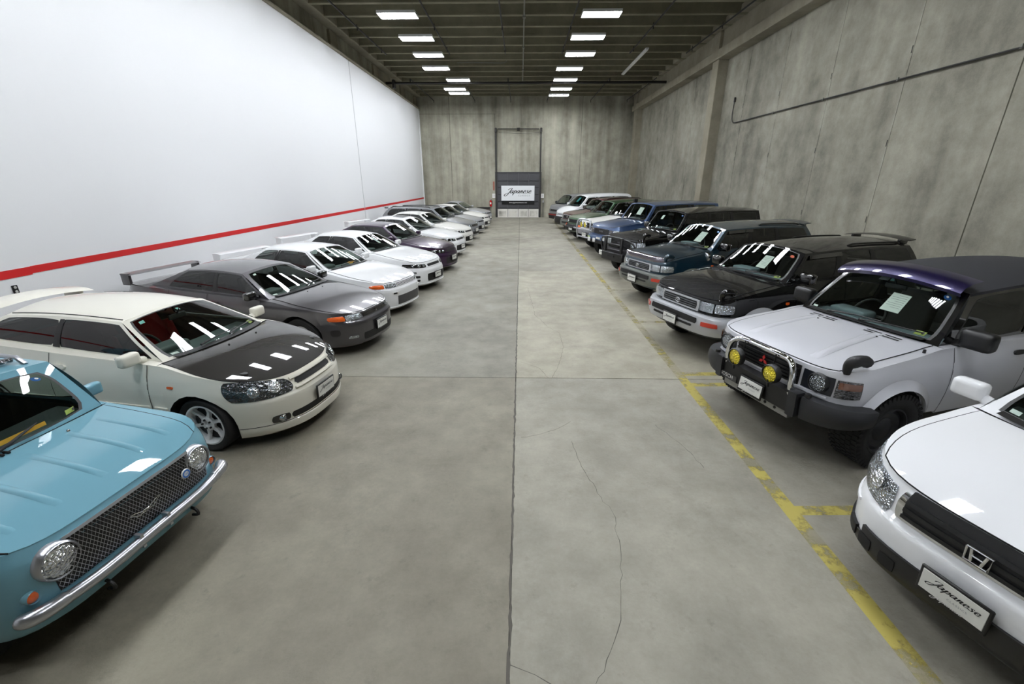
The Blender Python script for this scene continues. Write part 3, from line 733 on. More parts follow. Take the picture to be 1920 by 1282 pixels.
        def rbase(u): return s.loc(s.dC + .08 * (1 - (1 - 2 * u) ** 2), s.wC * (1 - 2 * u), zC + .006 + .02 * (1 - (1 - 2 * u) ** 2))
        def ws(u, v):
            p = cowl(u).lerp(rfront(u), v); k = math.sin(PI * v) * (1 - (1 - 2 * u) ** 2); return p + Vector((.006 * k, 0, .005 * k))
        def rw(u, v):
            p = rbase(u).lerp(rrear(u), v); k = math.sin(PI * v) * (1 - (1 - 2 * u) ** 2); return p + Vector((-.03 * k, 0, .02 * k))
        def rail(u, sg): return s.loc(lerp(s.dR, s.dQ, u), sg * (lerp(s.wR, s.wQ, u) + .02 * math.sin(PI * u)), lerp(s.zR, s.zQ, u) + s.arch * math.sin(PI * u))
        def sdw(sg):
            def f(u, v):
                d = lerp(s.dA, s.dC, u); b = s.loc(d, sg * s.beltY(d), s.zs_(d) + .006); r = rail(u, sg)
                p = b.lerp(r, v); return p + Vector((0, sg * .03 * math.sin(PI * v), 0))
            return f
        s.ws = ws; s.sdw = sdw; s.railp = rail; s.rwf = rw
        fm = s.frame or s.paint; gm = s.glass or GLASS; sgm = s.sg or DGLASS
        fr = MB(); 
        s.wsg = s.cell(ws, [(0, 0), (1, 0), (1, 1), (0, 1)], (s.wsm[0], s.wsm[0], .04, s.wsm[1]), s.wsr, fr, gm, 'windscreen')
        if s.wsf: pass
        s.cell(rw, [(0, 0), (1, 0), (1, 1), (0, 1)], (.07, .07, .08, .08), .35, fr, sgm, 'rear_window')
        for sg in (1, -1):
            f = sdw(sg); pn = s.panes
            for k, (b0, t0, b1, t1, rn, mg) in enumerate(pn):
                if mg is None: fr.grid([[f(lerp(lerp(b0, b1, i / 3), lerp(t0, t1, i / 3), j / 4), j / 4) for i in range(4)] for j in range(5)])
                else: s.cell(f, [(b0, 0), (b1, 0), (t1, 1), (t0, 1)], mg, rn, fr, sgm, 'side_window')
        for sg in (1, -1):
            f = sdw(sg)
            for k in range(len(s.panes) - 1):
                if s.panes[k][5] and s.panes[k + 1][5]:
                    b, t = s.panes[k][2], s.panes[k][3]; w_ = .018
                    MB().grid([[f(lerp(b, t, v) + e, v) + Vector((0, sg * .006, 0)) for v in (.04, .25, .5, .75, .93)] for e in (-w_, w_)]).build('pillar_trim', BLK, s.root, True, 60)
        fr.build('window_frame', fm, s.root, True, 35, out=(0, 0, .8))
        # roof
        nu, nv = 16, 14; us = [i / nu for i in range(nu + 1)]; vs = [j / nv for j in range(nv + 1)]
        RG = s.coons([rfront(u) for u in us], [rrear(u) for u in us], [rail(v, 1) for v in vs], [rail(v, -1) for v in vs], us, vs, lambda u, v: s.rcr * .6 * (math.sin(PI * u) ** .6) * (math.sin(PI * v) ** .7) * .5)
        ring = [(0, i) for i in range(nu)] + [(j, nu) for j in range(nv)] + [(nv, i) for i in range(nu, 0, -1)] + [(j, 0) for j in range(nv, 0, -1)]
        rp = [RG[j][i] for j, i in ring]; cen = s.loc((s.dR + s.dQ) / 2, 0, s.zR)
        lip = [p + Vector(((p.x - cen.x) * .006, (p.y) * .022, -.022)) for p in rp]
        s.roof = MB().grid(RG).grid([rp, lip], True).build('roof', s.roofm or s.paint, s.root, True, 50, out=(0, 0, .8))
        s.RG, s.rus, s.rvs = RG, us, vs
        s.cabin(cowl); s.wheels(); s.side_details()
    def hstrip(s, name, u, v0, v1, wd, ht, m, parent=None, du=0.):
        G = []
        for k in range(17):
            t = k / 16; v = lerp(v0, v1, t); e = min(1, 6 * t, 6 * (1 - t)); uu = u + du * t; row = []
            for a in (-1, -.6, 0, .6, 1): p = s.hp(uu, v, .006 + ht * e * (1 - a * a)); row.append(p + Vector((0, a * wd / 2, 0)))
            G.append(row)
        return MB().grid(G).build(name, m, parent or s.root, True, 60, out=(0, 0, .3))
    def rpnt(s, u, v, o=0.): return s.gs(s.RG, s.rus, s.rvs, u, v) + Vector((0, 0, o))
    wsf = False
    def cell(s, f, cor, mg, rnd, fr, gm, name):
        ml, mr, mbt, mt = mg; n = 8
        def q(U, V):
            u, v = (U + 1) / 2, (V + 1) / 2
            uu = lerp(lerp(cor[0][0], cor[1][0], u), lerp(cor[3][0], cor[2][0], u), v); vv = lerp(lerp(cor[0][1], cor[1][1], u), lerp(cor[3][1], cor[2][1], u), v); return f(uu, vv)
        def inner(U, V, sh=0.):
            ue = lerp(U, U * math.sqrt(1 - V * V / 2), rnd * abs(V) ** 2); ve = lerp(V, V * math.sqrt(1 - U * U / 2), rnd * abs(U) ** 2)
            return lerp(-1 + 2 * ml + sh, 1 - 2 * mr - sh, (ue + 1) / 2), lerp(-1 + 2 * mbt + sh, 1 - 2 * mt - sh, (ve + 1) / 2)
        ring = [(-1 + 2 * i / n, -1) for i in range(n)] + [(1, -1 + 2 * i / n) for i in range(n)] + [(1 - 2 * i / n, 1) for i in range(n)] + [(-1, 1 - 2 * i / n) for i in range(n)]
        O = [q(U, V) for U, V in ring]; I = [q(*inner(U, V)) for U, V in ring]; I2 = [q(*inner(U, V, .035)) for U, V in ring]
        fr.grid([O, I], True)
        G = [[q(*inner(-1 + 2 * i / n, -1 + 2 * j / n, .035)) for i in range(n + 1)] for j in range(n + 1)]
        g = MB().grid(G).build(name, gm, s.root, True, 60, out=(0, 0, .7))
        if not s.simple or name == 'windscreen':
            MB().grid([I, I2], True).build('window_seal', BLK, g, True, 60, out=(0, 0, .7))
        g2 = g; s._last = (q, inner); 
        if name == 'windscreen':
            def wp(U, V, o=0.):
                e = .02; p = q(*inner(U, V, .035)); a = q(*inner(U + e, V, .035)) - q(*inner(U - e, V, .035)); b = q(*inner(U, V + e, .035)) - q(*inner(U, V - e, .035))
                nn = a.cross(b).normalized(); nn = nn if nn.x > 0 else -nn; return p + nn * o
            s.wp = wp
        return g
    def wsticker(s, name, U0, U1, V0, V1, m, off=-.006, rnd=0., parent=None, round_=False):
        """a small sheet on the windscreen; U -1 (car's left) .. 1, V -1 (bottom) .. 1"""
        if round_:
            c = [((U0 + U1) / 2, (V0 + V1) / 2)]; mb = MB(); n = 18
            pts = [s.wp((U0 + U1) / 2 + (U1 - U0) / 2 * math.cos(2 * PI * k / n), (V0 + V1) / 2 + (V1 - V0) / 2 * math.sin(2 * PI * k / n), off) for k in range(n)]
            mb.add(pts, [tuple(range(n))])
        else:
            mb = MB().grid([[s.wp(lerp(U0, U1, i / 2), lerp(V0, V1, j / 2), off) for i in range(3)] for j in range(3)])
        return mb.build(name, m, parent or s.root, False, out=(0, 0, .7))
    def cabin(s, cowl):
        if not s.interior:
            return
        zf = s.zfloor if s.zfloor is not None else s.zsill + .12
        n = 10; loop = []
        for sg in (1, -1):
            r = []
            for i in range(n + 1):
                d = lerp(s.dA, s.dC, i / n); r.append((d, sg * (s.beltY(d) - .035), s.zs_(d)))
            loop.append(r)
        mb = MB()
        for r in loop: mb.grid([[s.loc(d, y, z) for d, y, z in r], [s.loc(d, y, zf) for d, y, z in r]])
        mb.grid([[s.loc(d, y, zf) for d, y, z in loop[0]], [s.loc(d, y, zf) for d, y, z in loop[1]]])
        for k in (0, -1):
            a, b = loop[0][k], loop[1][k]; mb.grid([[s.loc(*a), s.loc(*b)], [s.loc(a[0], a[1], zf), s.loc(b[0], b[1], zf)]])
        # parcel shelf
        dl = s.dC - .35; mb.grid([[s.loc(s.dC, s.wC - .04, s.zs_(s.dC) - .02), s.loc(s.dC, -s.wC + .04, s.zs_(s.dC) - .02)], [s.loc(dl, s.beltY(dl) - .04, s.zs_(dl) - .03), s.loc(dl, -s.beltY(dl) + .04, s.zs_(dl) - .03)]])
        mb.build('cabin_tub', INT, s.root, False)
        zA = s.zs_(s.dA)
        prof = [(s.dA - s.cb - .06, zA - .03), (s.dA + .05, zA - .012), (s.dA + .32, zA - .005), (s.dA + .44, zA - .05), (s.dA + .46, zA - .22), (s.dA + .38, zA - .42), (s.dA + .2, zf)]
        ny = 8; D = []
        for (d, z) in prof: D.append([s.loc(d + .03 * (abs(2 * i / ny - 1) ** 2), (s.wA - .05) * (1 - 2 * i / ny), z) for i in range(ny + 1)])
        da = MB().grid(D).build('dashboard', s.dashm or DASHK, s.root, True, 50)
        # driver's binnacle and wheel on the right-hand side
        wy = -.36; MB().box((0, 0, 0), (.22, .42, .11), bev=.04, seg=3).build('instrument_hood', s.dashm or DASHK, da).location = s.loc(s.dA + .33, wy, zA + .005)
        swm = cached('steer', lambda: (lambda mb: (mb.tube([(.0, .185 * math.cos(2 * PI * k / 24), .185 * math.sin(2 * PI * k / 24)) for k in range(25)], .016, 8, False), mb.box((0, 0, 0), (.05, .14, .11), bev=.02, seg=2), mb.box((0, .1, 0), (.02, .16, .03)), mb.box((0, -.1, 0), (.02, .16, .03)), mb.box((0, 0, -.1), (.02, .03, .16)), mb)[-1])(MB()).mesh('steering_wheel', BLK))
        o = link('steering_wheel', swm, s.root); o.location = s.loc(s.dA + .60, wy, zA - .04); o.rotation_euler = (0, -.42, 0)
        sm = s.seat or SEATG; me = cached(('seat', sm.name, s.bucket), lambda: seat_mesh(sm, s.bucket)); hm = cached(('head', sm.name), lambda: head_mesh(sm))
        zc = min(zf + .16, min(s.zR, s.zQ) + s.arch - (1.00 if s.bucket else .98))
        for y in (.36, -.36):
            o = link('seat', me, s.root); o.location = s.loc(s.dA + 1.02, y, zc)
            if not s.bucket: h = link('headrest', hm, o); h.location = (-.45, 0, .70); h.rotation_euler = (0, -.2, 0)
        if s.dC - s.dA > 1.9:
            mb = MB().box((.05, 0, .09), (.5, 1.15, .18), bev=.05, seg=2); mb.box((0, 0, .3), (.14, 1.15, .55), Matrix.Translation((-.22, 0, .12)) @ Matrix.Rotation(-.3, 4, 'Y'), bev=.05, seg=2)
            mb.build('rear_bench', sm, s.root, True, 50).location = s.loc(min(s.dA + 1.95, s.dC - .25), 0, zc)
        o = MB().box((0, 0, 0), (.03, .22, .06), bev=.02, seg=2).tube([(.0, 0, .02), (.05, 0, .09)], .008, 6).build('rear_view_mirror', BLK, s.root); o.location = s.wp(0, .82, -.09)
        if s.wiper:
            for U in ((.55, -.35), (-.05, -.90)):
                a = s.wp(U[0], -1.02, .025); b = s.wp(U[1], -.86, .02); md = a.lerp(b, .5) + Vector((.012, 0, .012)); MB().tube([a, a.lerp(md, .4), md], [.012, .009, .006], 6).tube([s.wp(U[0] - .12, -.93, .012), s.wp((U[0] + U[1]) / 2, -.88, .013), b], .007, 5).build('wiper', BLK, s.root)
            # dark scuttle below the glass
            MB().grid([[s.wp(-1 + 2 * i / 12, -1.02, .004) for i in range(13)], [s.wp(-1 + 2 * i / 12, -1.02, .004) + Vector((.075, 0, -.006)) for i in range(13)]]).build('cowl_panel', BLK, s.root, True, out=(0, 0, .3))
    def wheels(s):
        ri = s.r * s.ri; rm = s.rimm or ALU
        ty = cached(('tyre', s.r, s.tw, ri), lambda: tyre_mesh(s.r, s.tw, ri)); rme = cached(('rim', ri, s.tw, s.rim, rm.name), lambda: rim_mesh(ri, s.tw, s.rim, rm)); dm = cached(('disc', ri), lambda: disc_mesh(ri - .03, 0.0)); lg = cached(('lug', s.tw), lambda: lug_mesh(s.tw / 2 * .62))
        s.wh = []
        for ax in s.axles:
            for sg in (1, -1):
                o = link('wheel', rme, s.root); o.location = s.loc(ax, sg * (s.W / 2 - s.tw / 2 - s.wi), s.r); o.rotation_euler = (0, .4 * ax, 0 if sg > 0 else PI)
                o.rotation_euler = (0, 0, 0 if sg > 0 else PI)
                t = link('tyre', ty, o); link('brake_disc', dm, o)
                if s.rim != 'steel': link('lug_nuts', lg, o)
                if s.tread: link('tread_blocks', cached(('tread', s.r, s.tw), lambda: tread_mesh(s.r, s.tw)), o)['kind'] = 'stuff'
                s.wh.append(o)
    wi = .03; tread = False; wsr = .15; shutfront = True
    def side_details(s):
        for (d0, d1) in (s.doors or []):
            for sg in (1, -1):
                # stop the door at the wheel arch
                zb = s.zsill + .05; zt0, zt1 = s.zs_(d0) - .004, s.zs_(d1) - .004
                o = s.patch('door', [(s.ad(d0, sg), zb), (s.ad(d1, sg), zb), (s.ad(d1, sg), zt1), (s.ad(d0, sg), zt0)], s.doorm or s.paint, .004, 8, 8, 0, .02)
                n = 6; path = [(s.ad(d0, sg), lerp(zt0, zb, k / n)) for k in range(n + 1)] + [(s.ad(lerp(d0, d1, k / n), sg), zb) for k in range(1, n + 1)] + [(s.ad(d1, sg), lerp(zb, zt1, k / n)) for k in range(1, n + 1)]
                s.strip('shut_line', path, .008, SEAM, .005, o)
                zh = s.zs_(d1) - .13; s.patch('door_handle', [(s.ad(d1 - .22, sg), zh - .022), (s.ad(d1 - .07, sg), zh - .022), (s.ad(d1 - .07, sg), zh + .022), (s.ad(d1 - .22, sg), zh + .022)], s.handle or BLK, .022, 6, 2, .5, .03, 0, o)
        if s.mirror:
            mm = {'body': s.paint, 'black': GBLK, 'matt': BLK}[s.mirror] if isinstance(s.mirror, str) else s.mirror
            sx, sy, sz = s.msize
            for sg in (1, -1):
                d = s.dA + s.mdx; z = s.zs_(d)
                o = MB().box((0, 0, 0), (sx, sy, sz), bev=min(sx, sz) * .38, seg=3).tube([(0, -sg * sy * .3, -sz * .2), (-.01, -sg * (sy * .5 + .05), -sz * .5 + .0)], [.035, .045], 8).build('side_mirror', mm, s.root, True, 60)
                o.location = s.loc(d, sg * (s.W / 2 - s.sz(z) + sy * .5 - .01), z + sz * .5 + .01)
                MB().box((-sx / 2 - .001, 0, 0), (.004, sy * .82, sz * .74), bev=.001).build('mirror_glass', CHR, o)
    doorm = None; handle = None; msize = (.10, .19, .125); mdx = .20
    # --- fittings
    def plate(s, z=.42, y=0., off=.03, tilt=0., frame=True, under=True, d=None):
        p = s.Pa(s.ay(y, z) if y else 0., z); dl = 0
        o = MB().box((0, 0, 0), (.018, .325, .175), bev=.006).build('license_plate', BLK, s.root); o.location = (p.x + off if d is None else s.L / 2 - d, y, z); o.rotation_euler = (0, -tilt, 0)
        cached('pface', lambda: MB().box((0, 0, 0), (.004, .295, .135), bev=.002).mesh('plate_face', PAPER)); f = link('plate_face', CACHE['pface'], o); f.location = (.0095, 0, .004)
        R = (PI / 2, 0, PI / 2)
        q = flat('lettering', SCRIPT, o, (.0125, 0, .018), (.25, .2, 1), R); flat('lettering', CLASSICS, o, (.0125, .03, -.022), .018, R)
        if under: flat('lettering', SCRIPT_W, o, (.0145, -.01, -.058), (.15, .13, 1), R)
        return o
    def round_lamp(s, name, d, y, z, r, m, bez=CHR, depth=.04, proud=.0, bowl=.5, parent=None):
        M = Matrix.Translation(s.loc(d, y, z))
        o = MB().lathe([(0, depth * bowl + proud), (r * .5, depth * .42 * (bowl * 2) * .85 + proud), (r * .85, depth * .18 + proud), (r, proud)], 28, M, 'x').build(name, m, parent or s.root, True, 60, out=tuple(s.loc(d + .3, y, z)))
        if bez: MB().lathe([(r * 1.0, proud + .004), (r * 1.06, proud + .014), (r * 1.16, proud + .006), (r * 1.18, proud - .05)], 32, M, 'x').build('bezel', bez, o, True, 60)
        return o
    def wing(s, d, z, span, chord, m, posts=.55, rise=.0, thick=.03, end=True, base=None):
        n = 12; top = []; o = MB(); G = []
        for i in range(n + 1):
            y = span / 2 * (1 - 2 * i / n); k = 1 - (2 * i / n - 1) ** 2; zz = z + rise * k
            G.append([s.loc(d + a * chord, y, zz + b * thick) for a, b in ((-.5, .0), (-.25, .55), (.1, .75), (.5, .75), (.5, .35), (0, -.1), (-.5, 0))])
        o.grid(G).add(G[0], [tuple(range(7))]).add(G[-1], [tuple(range(7))])
        W = o.build('rear_wing', m, s.root, True, 40)
        zb = base if base is not None else s.zs_(d)
        for sg in (1, -1):
            y = sg * span / 2 * posts; MB().box((0, 0, 0), (chord * .8, .05, z - zb + .05), bev=.015, seg=2).build('wing_post', m, W).location = s.loc(d + .02, y, (z + zb) / 2)
        return W
    def badge_tri(s, z, off, r, m):
        """three-diamond emblem"""
        p = s.Pa(0, z); mb = MB()
        for k in range(3):
            a = PI / 2 + k * 2 * PI / 3; c = (math.cos(a), math.sin(a)); b1 = (math.cos(a + PI / 6), math.sin(a + PI / 6)); b2 = (math.cos(a - PI / 6), math.sin(a - PI / 6))
            q = [(0, 0), (b2[0] * r * .58, b2[1] * r * .58), (c[0] * r, c[1] * r), (b1[0] * r * .58, b1[1] * r * .58)]
            mb.add([(0, x, y) for x, y in q] + [(.008, x, y) for x, y in q], [(4, 5, 6, 7), (0, 1, 5, 4), (1, 2, 6, 5), (2, 3, 7, 6), (3, 0, 4, 7)])
        o = mb.build('emblem', m, s.root, False); o.location = (p.x + off, 0, z); return o
    def badge_oval(s, z, off, r, m):
        p = s.Pa(0, z); mb = MB(); E = lambda a, b, cy=0., cz=0.: [(0, a * math.cos(2 * PI * k / 24) + cy, b * math.sin(2 * PI * k / 24) + cz) for k in range(25)]
        mb.tube(E(r, r * .68), r * .1, 6, False).tube(E(r * .34, r * .62), r * .09, 6, False).tube(E(r * .72, r * .3, 0, r * .3), r * .09, 6, False)
        o = mb.build('emblem', m, s.root); o.location = (p.x + off, 0, z); return o
# ------------------------------------------------------------------ specs
M4 = lambda a=.05, b=.05, c=.06, d=.07: (a, b, c, d)
P4 = [(0, 0, .44, .40, .12, (.07, .035, .04, .07)), (.44, .40, .88, .97, .12, (.035, .06, .04, .07)), (.88, .97, 1, 1, 0, None)]
P2 = [(0, 0, .56, .56, .12, (.06, .03, .04, .07)), (.56, .56, .84, .95, .2, (.06, .08, .05, .08)), (.84, .95, 1, 1, 0, None)]
SKY = dict(L=4.58, W=1.72, r=.315, fo=.90, wb=2.62, tw=.215, Lf=1.15, m=2.3, n=3.4, Lr=.8, zlip=.16, zsill=.20, zref=.5,
    zsk=[(0, .675), (.12, .69), (.5, .75), (1.0, .815), (1.45, .875), (2.5, .915), (3.4, .945), (3.85, .955), (4.4, .96), (4.58, .945)],
    fp=[(.15, .10), (.19, .02), (.30, .0), (.50, .0), (.555, .015), (.575, .04), (.675, .09)], spf=[(.15, .06), (.3, .015), (.5, .0), (.62, .0), (.75, .02), (.86, .055), (.96, .10)],
    rp=[(.2, .12), (.3, .02), (.6, 0), (.95, .06)], dA=1.45, wA=.72, dR=2.06, zR=1.22, wR=.53, dQ=3.15, zQ=1.23, wQ=.52, dC=3.85, wC=.64, panes=P4, hu=(.03, .06), hcr=.035, cb=.12,
    doors=[(1.55, 2.55), (2.57, 3.35)], rim='five')
def SK(**k): d = dict(SKY); d.update(k); return d
def mirror_y(c, pts): return [(-a, z) for a, z in pts]
def quad(c, y0, y1, z0, z1, z0b=None, z1b=None):
    """front rectangle by lateral position; y1 may be ('d', dist) to wrap round the corner"""
    A = lambda y, z: c.ad(y[1]) if isinstance(y, tuple) else c.ay(y, z)
    z0b = z0 if z0b is None else z0b; z1b = z1 if z1b is None else z1b
    return [(A(y0, z0), z0), (A(y1, z0b), z0b), (A(y1, z1b), z1b), (A(y0, z1), z1)]
SILV2 = mat('bright_trim', (206, 208, 212), .3, .5, .3); DARK = mat('grille_dark', (10, 10, 11), .6); MESHM = mat('intercooler_mesh', (88, 88, 88), .5, .5, bump=.8, bscale=160)

def front_r32(c, gtr):
    c.patch('headlight', quad(c, .36, .60, .588, .668, .582, .670), LENS, .006, 8, 4, .25, .03, .01, both=True)
    c.patch('indicator', quad(c, .605, ('d', .40), .582, .670, .598, .660), AMB, .008, 10, 4, .45, .03, .012, both=True, label='amber indicator')
    if gtr:
        for k in range(3): c.patch('grille_slat', quad(c, -.345, .345, .600 + k * .021, .610 + k * .021), c.paint, .012, 16, 1, 0, .02)
        c.patch('grille', quad(c, -.35, .35, .594, .662), DARK, .002, 14, 2)
        c.patch('intercooler_mesh', quad(c, -.40, .40, .235, .415, None, None), MESHM, .004, 14, 4)
        o = c.patch('bumper_slot', quad(c, -.52, -.38, .455, .50), WHT, .008, 4, 2); c.patch('slot_recess', quad(c, -.50, -.42, .463, .492), DARK, .010, 3, 2, parent=o)
        o = c.patch('bumper_slot', quad(c, .38, .52, .455, .50), WHT, .008, 4, 2); c.patch('slot_recess', quad(c, .42, .50, .463, .492), DARK, .010, 3, 2, parent=o)
        for z in (.30, .355): c.patch('brake_duct', quad(c, .62, .735, z, z + .032), DARK, .004, 4, 1, .3, both=True)
        c.patch('lip_vent', quad(c, .60, .72, .205, .232), DARK, .004, 4, 1, .3, both=True)
        c.patch('front_lip', [(c.ad(.62, -1), .155), (c.ad(.62), .155), (c.ad(.6), .20), (c.ad(.6, -1), .20)], c.paint, .022, 40, 3, 0, .05)
    else:
        c.patch('grille', quad(c, -.34, .34, .600, .652), mat('smoke_grille', (24, 22, 24), .15, .3, 1), .004, 14, 3)
        o = MB().tube([(0, .02, .03), (0, -.018, .022), (0, .016, 0), (0, -.018, -.02), (0, .02, -.03)], .006, 6).build('emblem', CHR, c.root); o.location = c.Pa(0, .628) + Vector((.012, 0, 0))
        c.strip('bumper_moulding', [(c.ay(-.8 + .16 * k, .53) if abs(-.8 + .16 * k) > .01 else 0, .53) for k in range(11)], .025, c.paint, .012)
        c.patch('lower_intake', quad(c, -.42, .42, .245, .36), DARK, .003, 14, 3, .1)
        c.patch('fog_lamp', quad(c, .50, .62, .30, .345), LENS2, .006, 4, 3, .6, both=True); c.patch('corner_duct', quad(c, .68, ('d', .42), .36, .47), mat('duct_grey', (26, 25, 27), .4), .003, 6, 4, .6, both=True)
        c.plate(.415, off=.03)
def front_r34(c, plate=True, dark=False):
    hs = c.patch('headlight', quad(c, .36, ('d', .46), .575, .665, .605, .690), GBLK, .006, 12, 4, .3, .03, .008)
    h2 = c.patch('headlight', mirror_y(c, quad(c, .36, ('d', .46), .575, .665, .605, .690)), GBLK, .006, 12, 4, .3, .03, .008)
    for h, sg in ((hs, 1), (h2, -1)):
        for y, r in ((.43, .04), (.55, .042), (.66, .034)):
            p = c.Pa(c.ay(sg * y, .63), .63); n = c.Na(c.ay(sg * y, .63), .63)
            MB().lathe([(0, .012), (r * .6, .010), (r, .0), (r * 1.1, -.02)], 16, Matrix.Translation(p + n * .008) @ n.to_track_quat('Y', 'Z').to_matrix().to_4x4(), 'y').build('projector', LENS, h)
    c.patch('grille', quad(c, -.30, .30, .592, .655), DARK, .004, 14, 2, .15)
    c.patch('grille_surround', quad(c, -.33, .33, .572, .584), c.paint, .014, 14, 1)
    c.patch('lower_intake', quad(c, -.40, .40, .24, .43), DARK, .003, 14, 3, .12)
    for z in (.25, .34): c.patch('brake_duct', quad(c, .58, .72, z, z + .06), DARK, .003, 4, 2, .35, both=True)
    c.patch('side_lamp', quad(c, .64, .74, .455, .50), SMOKE, .006, 4, 2, .5, both=True)
    c.patch('front_lip', [(c.ad(.62, -1), .155), (c.ad(.62), .155), (c.ad(.6), .195), (c.ad(.6, -1), .195)], c.paint, .02, 40, 3, 0, .05)
    if plate: c.plate(.36, off=.03, under=False)
def seat_sheet(name, c, label, U0, U1, V0, V1, m, off=-.05, lines=True, cat='paper'):
    """a sheet hung behind the glass: a thing of its own, kept in world space"""
    C = [c.root.matrix_basis @ c.wp(u, v, off) for u, v in ((U0, V0), (U1, V0), (U1, V1), (U0, V1))]
    cen = sum(C, Vector()) / 4; r = props(empty(name, cen), label, cat)
    n = (C[1] - C[0]).cross(C[3] - C[0]).normalized(); e = n * .0015
    q = [p - cen for p in C]; mb = MB().add([p + e for p in q] + [p - e for p in q], [(0, 1, 2, 3), (7, 6, 5, 4), (0, 4, 5, 1), (1, 5, 6, 2), (2, 6, 7, 3), (3, 7, 4, 0)])
    mb.build('sheet', m, r, False)
    if lines:
        f = n if (Vector((0, 0, CAM_H)) - cen).dot(n) > 0 else -n; mb = MB()
        for k in range(7):
            v = .88 - .11 * k; l = q[0].lerp(q[3], v); rr = q[1].lerp(q[2], v); a = l.lerp(rr, .1); b = l.lerp(rr, .9 if k % 3 else .6); h = (q[3] - q[0]) * .018
            mb.add([a + f * .003, b + f * .003, b + h + f * .003, a + h + f * .003], [(0, 1, 2, 3)])
        mb.build('printed_lines', PGREY, r, False)
    return r
def stickers(c, insp=True, blue=False, red=False, tag=True, teal=False):
    if insp:
        o = c.wsticker('inspection_sticker', -.93, -.80, -.93, -.76, STICK_G); c.wsticker('sticker_numeral', -.915, -.885, -.90, -.79, INK, .004, parent=o)
    if blue: o = c.wsticker('round_sticker', -.94, -.83, .66, .86, STICK_B, round_=True); c.wsticker('sticker_centre', -.905, -.865, .72, .80, WHT, .004, parent=o, round_=True)
    if red: c.wsticker('round_sticker', -.92, -.80, .62, .82, STICK_R, round_=True)
    if tag: c.wsticker('stock_label', .86, .965, -.96, -.87, WHT)
    if teal: c.wsticker('corner_label', .80, .90, .76, .9, TEALC); c.wsticker('corner_label', -.05, .02, .8, .92, TEALC)

# ------------------------------------------------------------------ left row
P_PAO = paint('paint_aqua', (110, 158, 174)); P_CIV = paint('paint_cream_white', (234, 231, 218)); P_GREY = paint('paint_gunmetal', (70, 68, 71), .55, .3)
P_WHT = paint('paint_white', (238, 239, 240)); P_PUR = paint('paint_dark_purple', (42, 10, 50), .4, .3); P_SIL = paint('paint_silver', (184, 186, 191), .4, .35)
P_GR2 = paint('paint_mid_grey', (136, 138, 142), .35, .35); P_WH2 = paint('paint_pearl_white', (232, 231, 226))
CARBON = mat('carbon_bonnet', (26, 23, 18), .5, 0, 1.0, .1)

# 1 aqua retro hatchback
c = Car('retro_hatchback', 'aqua retro hatchback with round headlamps and a mesh grille, nearest car on the left', 'car', (-2.41, 2.27), 6.6, 1, dict(paint=P_PAO,
    wsr=.3, shutfront=False, wiper=False, L=3.74, W=1.55, r=.285, fo=.66, wb=2.30, tw=.165, Lf=.55, m=2.7, n=5.5, Lr=.5, nr=5, zlip=.27, zsill=.22, zref=.55, fl=.0,
    zsk=[(0, .775), (.06, .80), (.25, .84), (.6, .875), (1.0, .915), (1.12, .93), (2.2, .95), (3.4, .96), (3.74, .93)],
    fp=[(.26, .14), (.30, .08), (.42, .06), (.55, .06), (.70, .075), (.77, .11), (.8, .13)], spf=[(.2, .06), (.35, .02), (.55, 0), (.75, .005), (.88, .03), (.97, .06)], rp=[(.2, .08), (.4, 0), (.95, .08)],
    dA=1.04, wA=.685, dR=1.27, zR=1.325, wR=.60, dQ=3.3, zQ=1.34, wQ=.55, dC=3.62, wC=.66, cb=.07, ccr=.02, hcr=.03, dcor=.14, bow1=.03, rcr=.04,
    panes=[(0, 0, .5, .5, .5, (.09, .05, .05, .09)), (.5, .5, .88, .95, .5, (.06, .08, .05, .09)), (.88, .95, 1, 1, 0, None)], hu=(.065, .035), hv=.0, rim='steel', doors=[(1.14, 2.2)], wsm=(.06, .09), sg=SGLASS, seat=mat('seat_dark_cloth', (70, 66, 62), .95), msize=(.07, .15, .10)))
for u in (.17, .32, .5, .68, .83):
    c.hstrip('bonnet_rib', u, .17, .84, .05, .009, P_PAO, c.hoodo)
for u in (.3, .7): MB().lathe([(0, .014), (.009, .012), (.012, 0)], 10, Matrix.Translation(c.hp(u, .86, .004)), 'z').build('washer_nozzle', CHR, c.root)
mb = MB()
for k in range(7):
    a = c.hp(.50 + .022 * k, .962, .008); b = c.hp(.51 + .022 * k, .985, .008); mb.box(((a.x + b.x) / 2, (a.y + b.y) / 2, (a.z + b.z) / 2 + .006), (.055, .013, .01))
mb.build('cowl_vent', MBLK, c.root, False)
ZG0, ZG1, HY = .475, .735, .475
c.patch('grille_backing', quad(c, -.52, .52, ZG0, ZG1), DARK, .004, 24, 4)
o = c.patch('grille_frame', quad(c, -.42, .42, ZG1 - .005, ZG1 + .010), SILM, .014, 24, 1)
gm = MB(); ng = 44
def gl(a0, z0, a1, z1):
    n = 4; A, B = [], []
    for k in range(n + 1):
        a, z = lerp(a0, a1, k / n), lerp(z0, z1, k / n); p = c.Pa(a, z) + c.Na(a, z) * .010; A.append(p + Vector((0, 0, .0022))); B.append(p - Vector((0, 0, .0022)))
    gm.grid([A, B])
aw = c.ay(.52, .58); st = 2 * aw / ng; run = (ZG1 - ZG0) * .62
